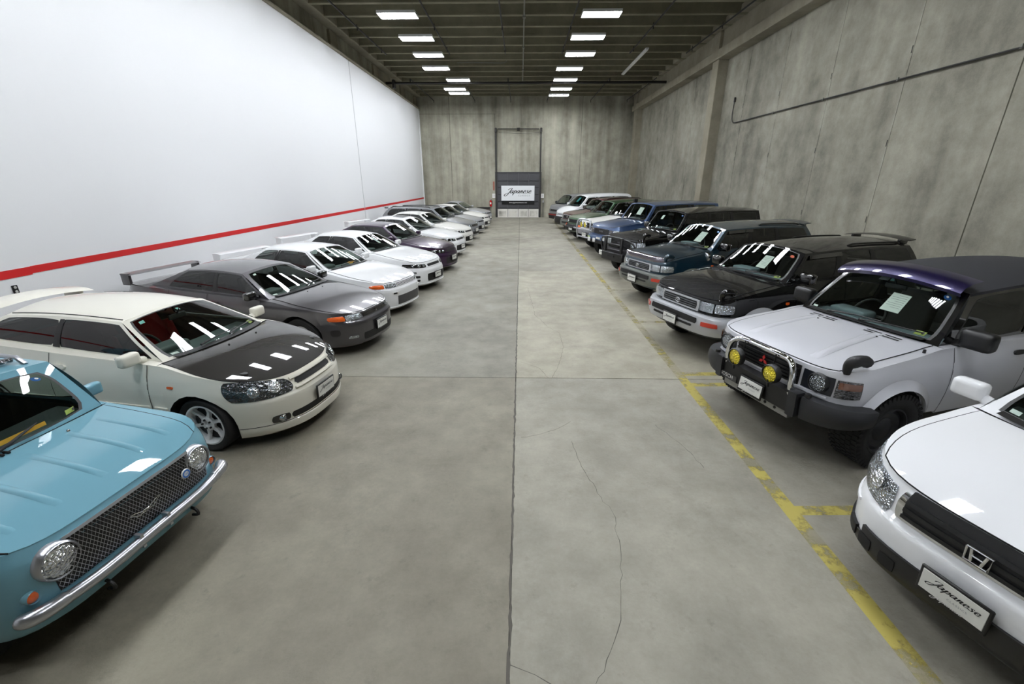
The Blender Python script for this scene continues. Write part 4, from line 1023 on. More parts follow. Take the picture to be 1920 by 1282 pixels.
for k in range(-8, ng + 8):
    for sg in (1, -1):
        a0 = -aw + st * k; a1 = a0 + sg * run; z0, z1 = ZG0, ZG1
        lo, hi = -aw, aw
        t0 = 0.; t1 = 1.
        for lim in (lo, hi):
            t = (lim - a0) / (a1 - a0)
            if lim == lo: t0, t1 = (max(t0, t), t1) if sg > 0 else (t0, min(t1, t))
            else: t0, t1 = (t0, min(t1, t)) if sg > 0 else (max(t0, t), t1)
        if t1 - t0 > .03: gl(lerp(a0, a1, t0), lerp(z0, z1, t0), lerp(a0, a1, t1), lerp(z0, z1, t1))
gm.build('grille_mesh', SILM, c.root, False)['kind'] = 'stuff'
for sg in (1, -1):
    MB().lathe([(.0, .02), (.104, .02), (.110, .0), (.112, -.08)], 36, Matrix.Translation(c.loc(.105, sg * HY, .645)), 'x').build('headlight_bowl', SILM, c.root)
    c.round_lamp('headlight', .075, sg * HY, .645, .092, LENSB, SILM, .05)
    c.round_lamp('indicator', .115, sg * .612, .53, .034, AMB, P_PAO, .03)
bp = [(.12, -.69, .445), (.085, -.66, .445), (.05, -.60, .445), (.015, -.45, .445), (0, -.3, .445), (0, 0, .445), (0, .3, .445), (.015, .45, .445), (.05, .60, .445), (.085, .66, .445), (.12, .69, .445)]
mb = MB().tube([c.loc(*p) for p in smooth_path(bp, 6)], .033, 14); o = mb.build('bumper', SILM, c.root)
for sg in (1, -1):
    MB().tube([c.loc(*p) for p in smooth_path([(.035, sg * .53, .445), (.055, sg * .61, .445), (.09, sg * .675, .445), (.14, sg * .70, .445)], 5)], [.036, .038, .039, .04, .04, .041, .041, .042, .042, .042, .042, .041, .04, .036, .03, .012], 14).build('bumper_cap', SILM, o)
    MB().box((0, 0, 0), (.05, .02, .1)).build('bumper_clip', SILM, o, False).location = c.loc(.005, sg * .1 - .02, .45)
    MB().tube(smooth_path([(0, 0, .02), (.05, 0, 0), (.06, 0, -.04), (.01, 0, -.05)], 4), .011, 7).build('tow_hook', BLK, c.root).location = c.loc(.09, sg * .32, .31)
wb = MB()
for sg in (1, -1): wb.tube([(0, sg * .01, 0), (0, sg * .07, .025), (0, sg * .11, .03), (0, sg * .05, -.01), (0, sg * .01, 0)], .004, 6)
ob = wb.box((0, 0, 0), (.012, .055, .022), bev=.004).build('emblem', CHR, c.root); ob.location = c.Pa(0, .59) + Vector((.022, 0, 0))
flat('lettering', text_mesh('PAO', .022, BLK), ob, (.0075, 0, 0), 1, (PI / 2, 0, PI / 2))
ob = MB().lathe([(0, .008), (.034, .008), (.036, 0)], 24, axis='x').build('club_badge', WHT, c.root); ob.location = c.Pa(c.ay(.33, .62), .625) + Vector((.018, 0, 0))
MB().lathe([(.019, .0095), (.031, .0095)], 24, axis='x').build('badge_ring', STICK_B, ob); flat('lettering', text_mesh('OZ', .022, STICK_B), ob, (.0105, 0, 0), 1, (PI / 2, 0, PI / 2))
stickers(c, True, True, False, False)
# canvas sunroof with silver rails
o = MB().grid([[c.rpnt(lerp(.14, .86, i / 8), lerp(.10, .85, j / 8), .014) for i in range(9)] for j in range(9)]).build('canvas_roof', mat('canvas_dark', (58, 58, 60), .8), c.root, out=(0, 0, 0))
for u in (.08, .92): MB().tube([c.rpnt(u, .03, .0)] + [c.rpnt(u, .06 + .88 * k / 8, .045) for k in range(9)] + [c.rpnt(u, .97, 0)], .017, 8).build('roof_rail', SILM, c.root)
MB().tube([c.rpnt(lerp(.1, .9, k / 8), .07, .03) for k in range(9)], .02, 8).build('wind_deflector', SMOKE, c.root)
seat_sheet('paper_card', c, 'orange printed card lying behind the windscreen of the aqua hatchback', -.55, .05, -.90, -.76, ORANGE, -.02, False)
MB().tube([c.wp(.10, -1.05, .02), c.wp(-.05, -.98, .03), c.wp(-.42, -.72, .02)], [.014, .011, .006], 7).build('wiper', BLK, c.root)
PAO = c

# 2 white hatchback with carbon bonnet
c = Car('hatchback', 'cream white hatchback with a black carbon bonnet and red seats', 'car', (-2.22, 4.45), 9.6, 1, dict(paint=P_CIV, hood=CARBON, rows=18,
    L=4.18, W=1.70, r=.295, fo=.83, wb=2.62, tw=.2, Lf=1.05, m=2.15, n=2.9, Lr=.7, zlip=.13, zsill=.19, zref=.45,
    zsk=[(0, .69), (.15, .72), (.5, .785), (.9, .855), (1.22, .905), (2.2, .94), (3.2, .975), (3.9, 1.0), (4.18, .98)],
    fp=[(.13, .07), (.16, .01), (.24, .0), (.26, .02), (.40, .015), (.52, .02), (.55, .05), (.60, .085), (.67, .13), (.74, .18)], spf=[(.13, .05), (.19, .03), (.26, .015), (.45, 0), (.6, 0), (.75, .02), (.88, .06), (1.0, .10)], rp=[(.2, .1), (.4, 0), (1., .06)],
    dA=1.24, wA=.70, dR=1.87, zR=1.235, wR=.50, dQ=3.35, zQ=1.24, wQ=.52, dC=3.95, wC=.63, cb=.15, ccr=.03, hcr=.045, dcor=.30, bow1=.08, rcr=.06,
    panes=[(0, 0, .50, .46, .12, (.06, .025, .04, .07)), (.50, .46, .94, .975, .3, (.025, .06, .04, .08)), (.93, .97, 1, 1, 0, None)], hu=(.0, .03), hv=.012, rim='six', rimm=mat('white_alloy', (226, 226, 226), .35, 0, .5), ri=.74, doors=[(1.34, 2.55)], seat=SEATR, bucket=True, sg=DGLASS, handle=P_CIV, wsm=(.03, .04)))
c.patch('headlight', quad(c, .34, ('d', .50), .542, .685, .545, .780), HOUSED, .006, 14, 8, .5, .04, .016, both=True)
for sg in (1, -1):
    for y, r, m in ((.50, .062, LENSB), (.64, .058, LENS2)):
        p = c.Pa(c.ay(sg * y, .63), .635); n = c.Na(c.ay(sg * y, .63), .635)
        MB().lathe([(0, .02), (r * .6, .014), (r, 0)], 18, Matrix.Translation(p + n * .022) @ n.to_track_quat('Y', 'Z').to_matrix().to_4x4(), 'y').build('lamp_bowl', m, c.root)
c.patch('grille', quad(c, -.30, .30, .59, .645), DARK, .006, 14, 2, .2); c.patch('grille_surround', quad(c, -.34, .34, .556, .572), P_CIV, .03, 14, 1, 0, .05); c.patch('grille_surround', quad(c, -.34, .34, .650, .672), P_CIV, .022, 14, 1, 0, .04)
c.patch('lower_intake', quad(c, -.45, .45, .265, .335), DARK, .004, 16, 3, .15)
for sg in (1, -1): c.patch('fog_recess', [(sg * a, z) for a, z in quad(c, .46, .60, .262, .345)], GBLK, .006, 5, 4, .5); p = c.Pa(c.ay(sg * .52, .30), .303); c.round_lamp('fog_lamp', c.L / 2 - p.x - .012, sg * .52, .303, .033, LENS2, CHR, .02)
c.strip('lip_crease', [(c.ad(.50, -1) + (c.ad(.50) * 2) * k / 24, .252) for k in range(25)], .006, SEAM, .003)
c.plate(.425, off=.035, tilt=-.05)
c.patch('side_marker', [(c.ad(1.04, s_), z) for s_, z in ((1, .70),)] + [(c.ad(1.11), .70), (c.ad(1.11), .725), (c.ad(1.04), .725)], AMB, .008, 4, 2, .4, both=True)
c.patch('side_moulding', [(c.ad(1.36), .455), (c.ad(3.1), .455), (c.ad(3.1), .49), (c.ad(1.36), .49)], P_CIV, .016, 16, 2, 0, .02, both=True); c.patch('side_moulding', [(c.ad(1.15), .455), (c.ad(1.31), .455), (c.ad(1.31), .49), (c.ad(1.15), .49)], P_CIV, .016, 4, 2, .2, .02, both=True)
for u, v in ((.13, .24), (.87, .24)):
    MB().lathe([(0, .006), (.036, .006), (.04, 0)], 20, Matrix.Translation(c.hp(u, v, .006)) @ Matrix.Diagonal((1.1, .75, 1, 1)), 'z').build('bonnet_pin', mat('pin_grey', (70, 70, 68), .3, .8), c.hoodo)
for u in (.36, .62): MB().lathe([(0, .01), (.008, .01), (.011, 0)], 8, Matrix.Translation(c.hp(u, .83, .006)), 'z').build('washer_nozzle', BLK, c.root)
w_ = c.wing(3.78, 1.245, 1.14, .34, P_CIV, .8, .05, .05, base=1.20)
stickers(c, True, False, False, True, True)
for u in (.035, .965): MB().tube([c.rpnt(u, .02 + .96 * k / 8, .002) for k in range(9)], .006, 6).build('roof_gutter', BLK, c.root)
CIV = c

# 3 dark grey four-door with hoop wing
c = Car('sedan', 'gunmetal grey four-door sedan with a tall rear wing and amber indicators', 'car', (-2.32, 6.91), 13.0, 1, SK(paint=P_GREY, rows=16, W=1.70, mirror='black', sg=DGLASS)); front_r32(c, False); stickers(c, False, False, False, True, False); c.wsticker('corner_label', .78, .88, .78, .9, WHT)
W3 = c.wing(4.34, 1.11, 1.36, .22, P_GREY, .96, .0, .03); 
for u in (.38, .62): MB().lathe([(0, .01), (.008, .01), (.011, 0)], 8, Matrix.Translation(c.hp(u, .86, .006)), 'z').build('washer_nozzle', BLK, c.root)
# 4 white coupe
c = Car('coupe', 'white two-door coupe with a mesh intercooler opening and amber indicators', 'car', (-2.33, 9.02), 16.5, 1, SK(paint=P_WHT, W=1.76, L=4.55, zR=1.235, panes=P2, doors=[(1.55, 2.85)], fl=.03, sg=SGLASS)); front_r32(c, True); c.wing(4.36, 1.08, 1.40, .24, P_WHT, .95)
seat_sheet('paper_card', c, 'orange card lying behind the windscreen of the white mesh-fronted coupe', -.30, .06, -.93, -.74, ORANGE, -.015, False)
# 5.. R34-shaped
SK34 = dict(L=4.6, W=1.75, fp=[(.15, .08), (.19, .0), (.30, -.01), (.48, -.005), (.55, .02), (.57, .04), (.70, .10)], zsk=[(0, .69), (.12, .71), (.5, .775), (1.0, .845), (1.45, .905), (2.5, .94), (3.4, .97), (3.85, .985), (4.4, .99), (4.6, .97)])
c = Car('coupe', 'white coupe with clear twin headlamps and a high rear wing beside the dark purple sedan', 'car', (-2.16, 11.2), 18.0, 1, SK(paint=P_WHT, panes=P2, doors=[(1.55, 2.85)], wR=.50, zR=1.255, zQ=1.26, **SK34)); front_r34(c); c.wing(4.36, 1.15, 1.42, .24, P_WHT, .9)
seat_sheet('paper_sheet', c, 'white sheet hanging behind the windscreen of the white coupe next to the purple sedan', -.14, .02, -.1, .75, PAPER)
c = Car('sedan', 'dark purple sedan with twin round headlamps', 'car', (-2.08, 13.6), 16.0, 1, SK(paint=P_PUR, zR=1.29, zQ=1.29, dA=1.42, **SK34)); front_r34(c, False); c.plate(.40, off=.03, under=False)
c = Car('coupe', 'white coupe with a dark sunroof behind the purple sedan', 'car', (-2.14, 16.3), 16.0, 1, SK(paint=P_WHT, panes=P2, doors=[(1.5, 2.85)], zR=1.28, zQ=1.28, dA=1.40, simple=True, seat=SEATT, **SK34)); front_r34(c); c.wing(4.38, 1.14, 1.42, .24, P_WHT, .9)
MB().grid([[c.rpnt(lerp(.2, .8, i / 6), lerp(.12, .5, j / 6), .012) for i in range(7)] for j in range(7)]).build('sunroof', DGLASS, c.root, out=(0, 0, 0))
c = Car('sedan', 'plain white sedan standing in front of the grey estate with roof rails', 'car', (-2.12, 18.88), 17.5, 1, SK(paint=P_WH2, zR=1.28, zQ=1.28, dA=1.40, simple=True, seat=SEATT, **SK34)); front_r34(c)
c = Car('estate_car', 'mid grey estate car with roof rails in the left row', 'car', (-2.08, 21.2), 16.5, 1, SK(paint=P_GR2, L=4.8, W=1.755, zsk=[(0, .70), (.12, .73), (.5, .80), (1.0, .875), (1.4, .945), (2.5, .98), (4.4, 1.0), (4.8, .98)], fp=[(.15, .08), (.19, 0), (.5, 0), (.58, .03), (.70, .07)], dA=1.36, dR=1.95, zR=1.37, wR=.57, dQ=4.3, zQ=1.36, wQ=.54, dC=4.62, wC=.64, doors=[(1.5, 2.5), (2.52, 3.3)], rcr=.05, simple=True,
    panes=[(0, 0, .33, .24, .3, (.1, .04, .05, .09)), (.33, .24, .62, .56, .3, (.04, .04, .05, .09)), (.62, .56, .96, .96, .4, (.05, .07, .06, .1)), (.96, .96, 1, 1, 0, None)]))
c.patch('headlight', quad(c, .36, ('d', .40), .60, .68, .61, .685), LENS, .006, 10, 4, .3, .03, .008, both=True); c.patch('grille', quad(c, -.33, .33, .60, .69), DARK, .004, 12, 3, .1)
c.patch('lower_intake', quad(c, -.45, .45, .25, .38), DARK, .003, 12, 3, .1); c.plate(.43, under=False)
for k in range(5): c.patch('grille_slat', quad(c, -.31, .31, .608 + .017 * k, .613 + .017 * k), CHR, .010, 12, 1)
for u in (.06, .94): MB().tube([c.rpnt(u, .06, .0)] + [c.rpnt(u, .09 + .82 * k / 8, .05) for k in range(9)] + [c.rpnt(u, .94, 0)], .018, 8).build('roof_rail', BLK, c.root)
c.wing(4.5, 1.40, 1.06, .25, P_GR2, .7, .03, .03, base=1.36)
c = Car('sedan', 'silver sedan parked between the grey estate and a white sedan', 'car', (-1.99, 23.5), 19.0, 1, SK(paint=P_SIL, simple=True, zR=1.30, zQ=1.30, dA=1.38, **SK34)); front_r34(c)
c = Car('sedan', 'white sedan mostly hidden in front of the farthest silver coupe', 'car', (-1.86, 26.0), 18.0, 1, SK(paint=P_WH2, simple=True, zR=1.24, zQ=1.24, **SK34)); front_r34(c)
c = Car('coupe', 'silver rounded coupe, farthest car of the left row, near the fire extinguisher', 'car', (-1.98, 29.6), 19.0, 1, SK(paint=P_SIL, simple=True, arch=.10, zR=1.24, zQ=1.16, dQ=3.05, dC=4.15, panes=P2, sg=SGLASS, **SK34)); front_r34(c)

# ------------------------------------------------------------------ right row
P_CRV = paint('paint_crv_white', (240, 241, 243)); P_PAJ = paint('paint_light_silver', (220, 221, 227), .25, .4); P_BLK = paint('paint_black', (4, 4, 5)); P_TEAL = paint('paint_dark_teal', (14, 42, 56), .4, .3)
P_BLU = paint('paint_steel_blue', (66, 90, 130), .5, .3); P_GRN = paint('paint_green', (46, 82, 48), .4, .3); P_RED = paint('paint_maroon', (72, 14, 15), .4, .3); P_BUMP = mat('bumper_silver', (186, 188, 192), .4, .3, .4); P_BUMPG = mat('bumper_grey_green', (104, 108, 102), .4, .4, .4)
P_VIOL = paint('paint_violet', (27, 20, 62), .5, .3); P_ROOFK = mat('soft_top_black', (30, 31, 36), .75, bump=.2, bscale=300)
SUVP = [(0, 0, .34, .28, .12, (.07, .03, .04, .06)), (.34, .28, .62, .58, .12, (.04, .03, .04, .06)), (.62, .58, .97, .97, .15, (.05, .05, .06, .09)), (.97, .97, 1, 1, 0, None)]
SUV = dict(L=4.5, W=1.72, r=.37, fo=.80, wb=2.67, tw=.25, Lf=.55, m=2.6, n=5., Lr=.4, nr=6, zlip=.42, zsill=.42, zref=.8, fl=0., zbk=[(0, .40), (5, .42)],
    zsk=[(0, .96), (.1, .985), (.5, 1.05), (1.0, 1.11), (1.36, 1.15), (2.5, 1.17), (4.3, 1.18), (4.5, 1.17)], fp=[(.38, .06), (.45, .02), (.66, .02), (.70, .05), (.95, .075), (1.0, .1)], spf=[(.4, .05), (.55, .02), (.8, 0), (.95, .01), (1.08, .04), (1.18, .07)], rp=[(.4, .05), (.6, 0), (1.2, .03)],
    dA=1.36, wA=.72, dR=1.80, zR=1.56, wR=.585, dQ=4.2, zQ=1.58, wQ=.58, dC=4.42, wC=.70, cb=.10, ccr=.03, hcr=.035, dcor=.12, bow1=.05, rcr=.07, panes=SUVP, rim='five', doors=[(1.5, 2.5), (2.52, 3.4)], mirror='black', msize=(.12, .22, .16), zfloor=.62, wsm=(.035, .045), hu=(.05, .05), dashm=DASH)
def SV(**k): d = dict(SUV); d.update(k); return d
def arch_flare(c, m, w=.07, axles=None):
    for ax in (axles or c.axles):
        for sg in (1, -1):
            A, B, Cc = [], [], []
            for k in range(21):
                t = PI * (.11 + .78 * k / 20); d = ax + math.cos(t) * c.R; z = c.r + math.sin(t) * c.R; d2 = ax + math.cos(t) * (c.R + w); z2 = c.r + math.sin(t) * (c.R + w)
                p = c.P(c.sd(d), z, sg); q = c.P(c.sd(d2), z2, sg); e = Vector((0, sg, 0))
                A.append(p - e * .02); B.append(p + e * .045); Cc.append(q + e * .003)
            MB().grid([A, B, Cc]).build('wheel_arch_flare', m, c.root, True, 30)
def fender_mirror(c, m, u=.03, v=.06, sg=1):
    p = c.hp(u if sg > 0 else 1 - u, v, 0); pts = smooth_path([(0, 0, -.02), (0, 0, .06), (-.02, sg * .03, .11), (-.10, sg * .05, .115), (-.14, sg * .05, .09)], 5)
    o = MB().tube(pts, [lerp(.03, .05, min(1, k / 8)) for k in range(len(pts))], 10).build('fender_mirror', m, c.root); o.location = p; return o
def surf_front(c, bm, fog):
    c.patch('headlight', quad(c, .44, .66, .785, .925, .785, .925), LENS, .012, 8, 5, .12, .05, .012, both=True)
    c.patch('corner_lamp', quad(c, .675, ('d', .30), .785, .925, .80, .92), LENS2, .012, 8, 5, .25, .05, .012, both=True)
    c.patch('grille_frame', quad(c, -.43, .43, .76, .93), SILV2, .018, 18, 4, .08, .05); g = c.patch('grille', quad(c, -.385, .385, .785, .905), DARK, .021, 18, 4, .12, .02)
    for z in (.812, .845, .878): c.patch('grille_slat', quad(c, -.375, .375, z - .006, z + .006), mat('slat_silver', (120, 122, 126), .35, .6), .033, 18, 1, 0, .02, parent=g)
    c.badge_oval(.845, .052, .05, CHR)
    bp = c.patch('bumper', [(c.ad(.62, -1), .46), (c.ad(.62), .46), (c.ad(.55), .74), (c.ad(.55, -1), .74)], bm, .07, 48, 8, .05, .13, .03)
    c.patch('bumper_slot', quad(c, -.52, .52, .615, .665), DARK, .104, 20, 2, .1, .02); c.patch('bumper_slot', quad(c, -.45, .45, .55, .585), DARK, .104, 20, 2, .1, .02)
    c.patch('indicator', quad(c, .585, .745, .60, .66), REDL, .103, 6, 3, .12, .03, both=True)
    c.plate(.56, off=.125, under=True)
    arch_flare(c, bm); c.patch('side_marker', [(c.ad(1.28), .86), (c.ad(1.34), .86), (c.ad(1.34), .90), (c.ad(1.28), .90)], AMB, .012, 3, 2, .4, both=True)
    c.patch('side_step', [(c.ad(1.35), .42), (c.ad(2.95), .42), (c.ad(2.95), .50), (c.ad(1.35), .50)], bm, .05, 14, 3, 0, .08, both=True)

# 1 white compact off-roader
c = Car('crossover', 'white crossover with a black slatted grille, nearest car on the right', 'car', (2.42, 1.81), 17.5, -1, SV(paint=P_CRV, rows=18, L=4.4, W=1.75, r=.33, fo=.86, wb=2.62, Lf=.85, m=2.3, n=3.8, tw=.2, zref=.6, zbk=[(0, .26), (.5, .28), (5, .3)], zlip=.26, zsill=.3,
    zsk=[(0, .865), (.1, .885), (.5, .965), (1.0, 1.01), (1.28, 1.035), (2.5, 1.08), (4.4, 1.13)], fp=[(.24, .10), (.30, .02), (.36, 0), (.54, -.01), (.62, .0), (.66, .045), (.76, .055), (.87, .09)], spf=[(.25, .06), (.35, .01), (.6, 0), (.75, .0), (.9, .02), (1.05, .06), (1.15, .08)],
    dA=1.27, wA=.77, dR=2.05, zR=1.52, wR=.58, dQ=4.1, zQ=1.55, wQ=.57, dC=4.3, cb=.18, hcr=.05, dcor=.24, mirror='body', hu=(.04, .05), hv=.0, zfloor=.5, dashm=DASHK, msize=(.11, .21, .14), mdx=.12))
c.patch('headlight', quad(c, .46, ('d', .46), .635, .825, .675, .905), LENS, .008, 12, 8, .18, .04, .016, both=True)
for sg in (1, -1):
    p = c.Pa(c.ay(sg * .60, .77), .775); n = c.Na(c.ay(sg * .60, .77), .775); MB().lathe([(0, .02), (.04, .015), (.065, 0)], 20, Matrix.Translation(p + n * .026) @ n.to_track_quat('Y', 'Z').to_matrix().to_4x4(), 'y').build('lamp_bowl', LENSB, c.root)
g0 = c.patch('grille_frame', quad(c, -.43, .43, .655, .835), CHR, .016, 18, 5, .12, .05); c.patch('grille', quad(c, -.385, .385, .685, .86), DARK, .020, 18, 5, .08, .02, parent=g0)
for z in (.70, .745, .79): c.patch('grille_slat', quad(c, -.38, .38, z - .012, z + .012), BLK, .034, 18, 2, 0, .02, parent=g0)
p = c.Pa(0, .75); ob = MB().tube([(0, -.055, .04), (0, .055, .04), (0, .05, -.04), (0, -.05, -.04), (0, -.055, .04)], .008, 8).build('emblem', CHR, c.root); ob.location = (p.x + .05, 0, .75)
MB().tube([(0, -.034, .036), (0, -.022, -.034)], .009, 8).tube([(0, .034, .036), (0, .022, -.034)], .009, 8).tube([(0, -.026, -.002), (0, .026, -.002)], .008, 8).build('emblem_letter', CHR, ob)
c.patch('lower_bumper', [(c.ad(.62, -1), .25), (c.ad(.62), .25), (c.ad(.60), .40), (c.ad(.60, -1), .40)], BLK, .014, 48, 5, .0, .06); c.patch('lower_bumper_raise', quad(c, -.55, .55, .39, .475, .39, .475), BLK, .016, 20, 3, .0, .03)
for y in (.30, .46, .60): c.patch('bumper_recess', quad(c, y, y + .10, .335, .42), MBLK, .020, 4, 3, .25, .02, both=True)
c.patch('bumper_cap_crease', quad(c, .66, ('d', .45), .56, .58), P_CRV, .012, 6, 1, .2, both=True)
c.plate(.49, off=.05, tilt=-.08); stickers(c, False, False, False, True)
CRV = c

# 2 silver off-roader with violet visor
c = Car('offroader', 'silver short off-roader with two yellow spot lamps and a chrome nudge bar', 'car', (2.51, 4.26), 16.8, -1, SV(paint=P_PAJ, rows=16, L=4.1, W=1.70, wb=2.42, fo=.76, r=.385, tw=.265, n=6.5, Lf=.5, tread=True, wi=-.03, rim='steel', rimm=DGREY,
    zsk=[(0, .985), (.06, 1.005), (.5, 1.06), (1.0, 1.11), (1.28, 1.145), (2.5, 1.15), (4.1, 1.15)], fp=[(.40, .10), (.60, .09), (.68, .085), (.95, .09), (1.0, .10)], dA=1.28, wA=.735, dR=1.69, zR=1.60, wR=.615, dQ=3.7, zQ=1.68, wQ=.61, dC=3.98, wC=.70, zbk=[(0, .5), (5, .48)], zlip=.5, roofm=P_ROOFK, frame=GBLK, sg=SGLASS, dcor=.17,
    panes=[(0, 0, .46, .42, .3, (.10, .05, .05, .10)), (.46, .42, .95, .95, .25, (.06, .06, .06, .10)), (.95, .95, 1, 1, 0, None)], doors=[(1.40, 2.45)], wsm=(.03, .035), hu=(.06, .05), msize=(.13, .25, .18), mirror='matt'))
for sg in (1, -1):
    M = lambda q: [(sg * a, z) for a, z in q]
    c.patch('headlight_recess', M(quad(c, .43, .705, .765, .945)), mat('recess_blue_black', (16, 22, 32), .3), .006, 6, 4, .05, .03)
    p = c.Pa(c.ay(.585, .86), .86); c.round_lamp('headlight', c.L / 2 - p.x - .012, sg * .585, .86, .082, LENS, BLK, .04)
    c.patch('corner_lamp', M(quad(c, .715, ('d', .27), .765, .94, .775, .935)), SMOKE, .012, 8, 6, .12, .04, .008); c.patch('indicator', M(quad(c, .73, ('d', .255), .86, .925, .86, .92)), mat('amber_smoked', (104, 62, 40), .15, .3, 1), .022, 8, 3, .1, .01)
g0 = c.patch('grille', quad(c, -.40, .40, .74, .955), DARK, .006, 14, 4)
for z in (.77, .805, .84, .875, .91): c.patch('grille_slat', quad(c, -.39, .39, z - .009, z + .009), BLK, .026, 14, 1, 0, .03, parent=g0)
c.patch('grille_trim', quad(c, -.68, .68, .735, .757), P_PAJ, .022, 24, 1, 0, .04)
c.badge_tri(.86, .04, .058, mat('emblem_red', (196, 50, 48), .35))
bz0, bz1 = .50, .70
c.patch('bumper', [(c.ay(-.52, .6), bz0), (c.ay(.52, .6), bz0), (c.ay(.52, .6), bz1), (c.ay(-.52, .6), bz1)], BLK, .12, 20, 5, .0, .16)
for sg in (1, -1):
    M = lambda q: [(sg * a, z) for a, z in q]
    c.patch('bumper_corner', M(quad(c, .535, ('d', .42), bz0 - .01, bz1 + .02, bz0 + .04, bz1 + .0)), DGREY, .11, 16, 6, .10, .16, .03); c.patch('bumper_overrider', M(quad(c, .44, .52, bz0 - .01, bz1 + .035)), DGREY, .15, 4, 5, .15, .12)
    MB().lathe([(0, .03), (.028, .03), (.03, 0)], 14, Matrix.Translation(c.loc(.0, sg * .60, bz1 + .03)), 'z').build('jack_point_cap', BLK, c.root)
c.patch('skid_plate', quad(c, -.43, .43, .42, .50), mat('skid_silver', (150, 150, 146), .5, .6), .09, 20, 2, 0, .05)
for y in (-.20, .16, .28): c.patch('skid_hole', quad(c, y - .016, y + .016, .445, .477), MBLK, .094, 4, 3, 1., .01)
bar = [(.0, -.42, .66), (-.02, -.42, .78), (-.015, -.40, .92), (.01, -.33, .985), (.015, -.2, 1.0), (.015, 0, 1.0), (.015, .2, 1.0), (.01, .33, .985), (-.015, .40, .92), (-.02, .42, .78), (.0, .42, .66)]
nb = MB().tube([c.loc(*p) for p in smooth_path(bar, 7)], .03, 14).build('nudge_bar', CHR, c.root)
for sg in (1, -1): MB().box((0, 0, 0), (.09, .09, .03), bev=.006).build('bar_mount', BLK, nb).location = c.loc(.0, sg * .42, .715); MB().tube([c.loc(-.03, sg * .20, 1.01), c.loc(-.04, sg * .20, .78)], .008, 6).build('bar_stay', BLK, nb)
for sg in (1, -1):
    o = c.round_lamp('spot_lamp', -.10, sg * .235, .82, .082, YEL, BLK, .035); MB().lathe([(0, -.1), (.05, -.09), (.088, -.03), (.092, .0)], 24, Matrix.Translation(c.loc(-.095, sg * .235, .82)), 'x').build('lamp_shell', GBLK, o); MB().tube([c.loc(-.1, sg * .235, .76), c.loc(-.09, sg * .235, .68)], .012, 6).build('lamp_bracket', BLK, o)
ob = c.plate(.555, y=0., off=.145, tilt=.1); c.patch('maker_strip', quad(c, -.52, -.22, .505, .575), mat('strip_dark', (58, 58, 58), .5), .128, 8, 2); p = c.Pa(c.ay(-.37, .54), .54); flat('lettering', text_mesh('BOSCH', .06, WHT), c.root, p + Vector((.132, 0, 0)), 1, (PI / 2, 0, PI / 2))
for u0 in (.16, .27, .56, .67):
    for v0 in (.845, .885):
        MB().grid([[c.hp(u0 + .005 + i * .03, v0 + .018 * j, .009) for i in range(4)] for j in range(2)]).build('bonnet_vent', MBLK, c.hoodo, False, out=(0, 0, 0))
for u in (.26, .66): MB().lathe([(0, .008), (.008, .008), (.01, 0)], 8, Matrix.Translation(c.hp(u, .80, .006)), 'z').build('washer_nozzle', BLK, c.root)
for u in (.26, .74): c.hstrip('bonnet_crease', u, .10, .90, .10, .014, P_PAJ, c.hoodo, (.5 - u) * .15)
fender_mirror(c, mat('mirror_matt_black', (26, 26, 27), .55), .035, .03, 1)
vis = [[c.ws(lerp(.0, 1., i / 16), lerp(.985, 1.0, 0)) + Vector((o_x, 0, o_z)) for i in range(17)] for o_x, o_z in ((.12, -.015), (.135, .02), (.09, .065), (.0, .10), (-.14, .12))]
vs_ = MB().grid(vis).build('roof_visor', P_VIOL, c.root, True, 60, out=(0, 0, .8))
arch_flare(c, P_PAJ, .09)
stickers(c, True, True, False, True); MB().lathe([(0, .035), (.012, .03), (.014, 0)], 8, Matrix.Translation(c.hp(.02, .80, .0)), 'z').build('antenna_base', BLK, c.root)
seat_sheet('paper_sheet', c, 'white printed sheet hanging inside the windscreen of the silver off-roader', -.40, -.10, -.28, .50, PAPER, -.06)
c.wsticker('corner_label', .10, .28, .80, .97, PGREY); c.wsticker('corner_label', .0, .07, .82, .93, TEALC)
PAJ = c

# 3 and 4, the two lookalike estates
def surf(name, label, nose, yaw, pt, bm, fog, **k):
    c = Car('offroader', label, 'car', nose, yaw, -1, SV(paint=pt, rows=16, frame=pt, sg=DGLASS, **k)); surf_front(c, bm, fog); fender_mirror(c, pt, .05, .05, 1)
    for u in (.08, .92): MB().tube([c.rpnt(u, .42, .0)] + [c.rpnt(u, .45 + .45 * q / 6, .022) for q in range(7)] + [c.rpnt(u, .93, 0)], .016, 8).build('roof_rail', BLK, c.root)
    c.wing(4.28, 1.645, 1.06, .26, pt, .75, .05, .03, base=1.60)
    for q in (1, -1):
        f = c.sdw(q); MB().grid([[f(lerp(.04, .31, i / 6), v) + Vector((0, q * o_, 0)) for i in range(7)] for v, o_ in ((.80, .035), (.93, .012))]).build('wind_deflector', GBLK, c.root, True)
    return c
c = surf('s', 'glossy black off-roader with silver bumper and wheel arches', (2.50, 6.80), 20.0, P_BLK, P_BUMP, True); stickers(c, True, False, True, True)
seat_sheet('paper_sheet', c, 'white sheet hanging inside the windscreen of the black silver-bumpered off-roader', -.36, -.08, -.42, .48, PAPER, -.05); SURF = c
c = surf('s', 'dark teal off-roader with a smoked bonnet deflector', (2.62, 9.85), 20.4, P_TEAL, P_BUMPG, False, zR=1.60, zQ=1.61, zsk=[(0, .975), (.1, 1.0), (.5, 1.07), (1.0, 1.13), (1.36, 1.18), (2.5, 1.19), (4.3, 1.2), (4.5, 1.19)]); stickers(c, True, True, False, False)
seat_sheet('paper_sheet', c, 'white sheet hanging inside the windscreen of the dark teal off-roader', -.42, -.08, -.45, .55, PAPER, -.05)
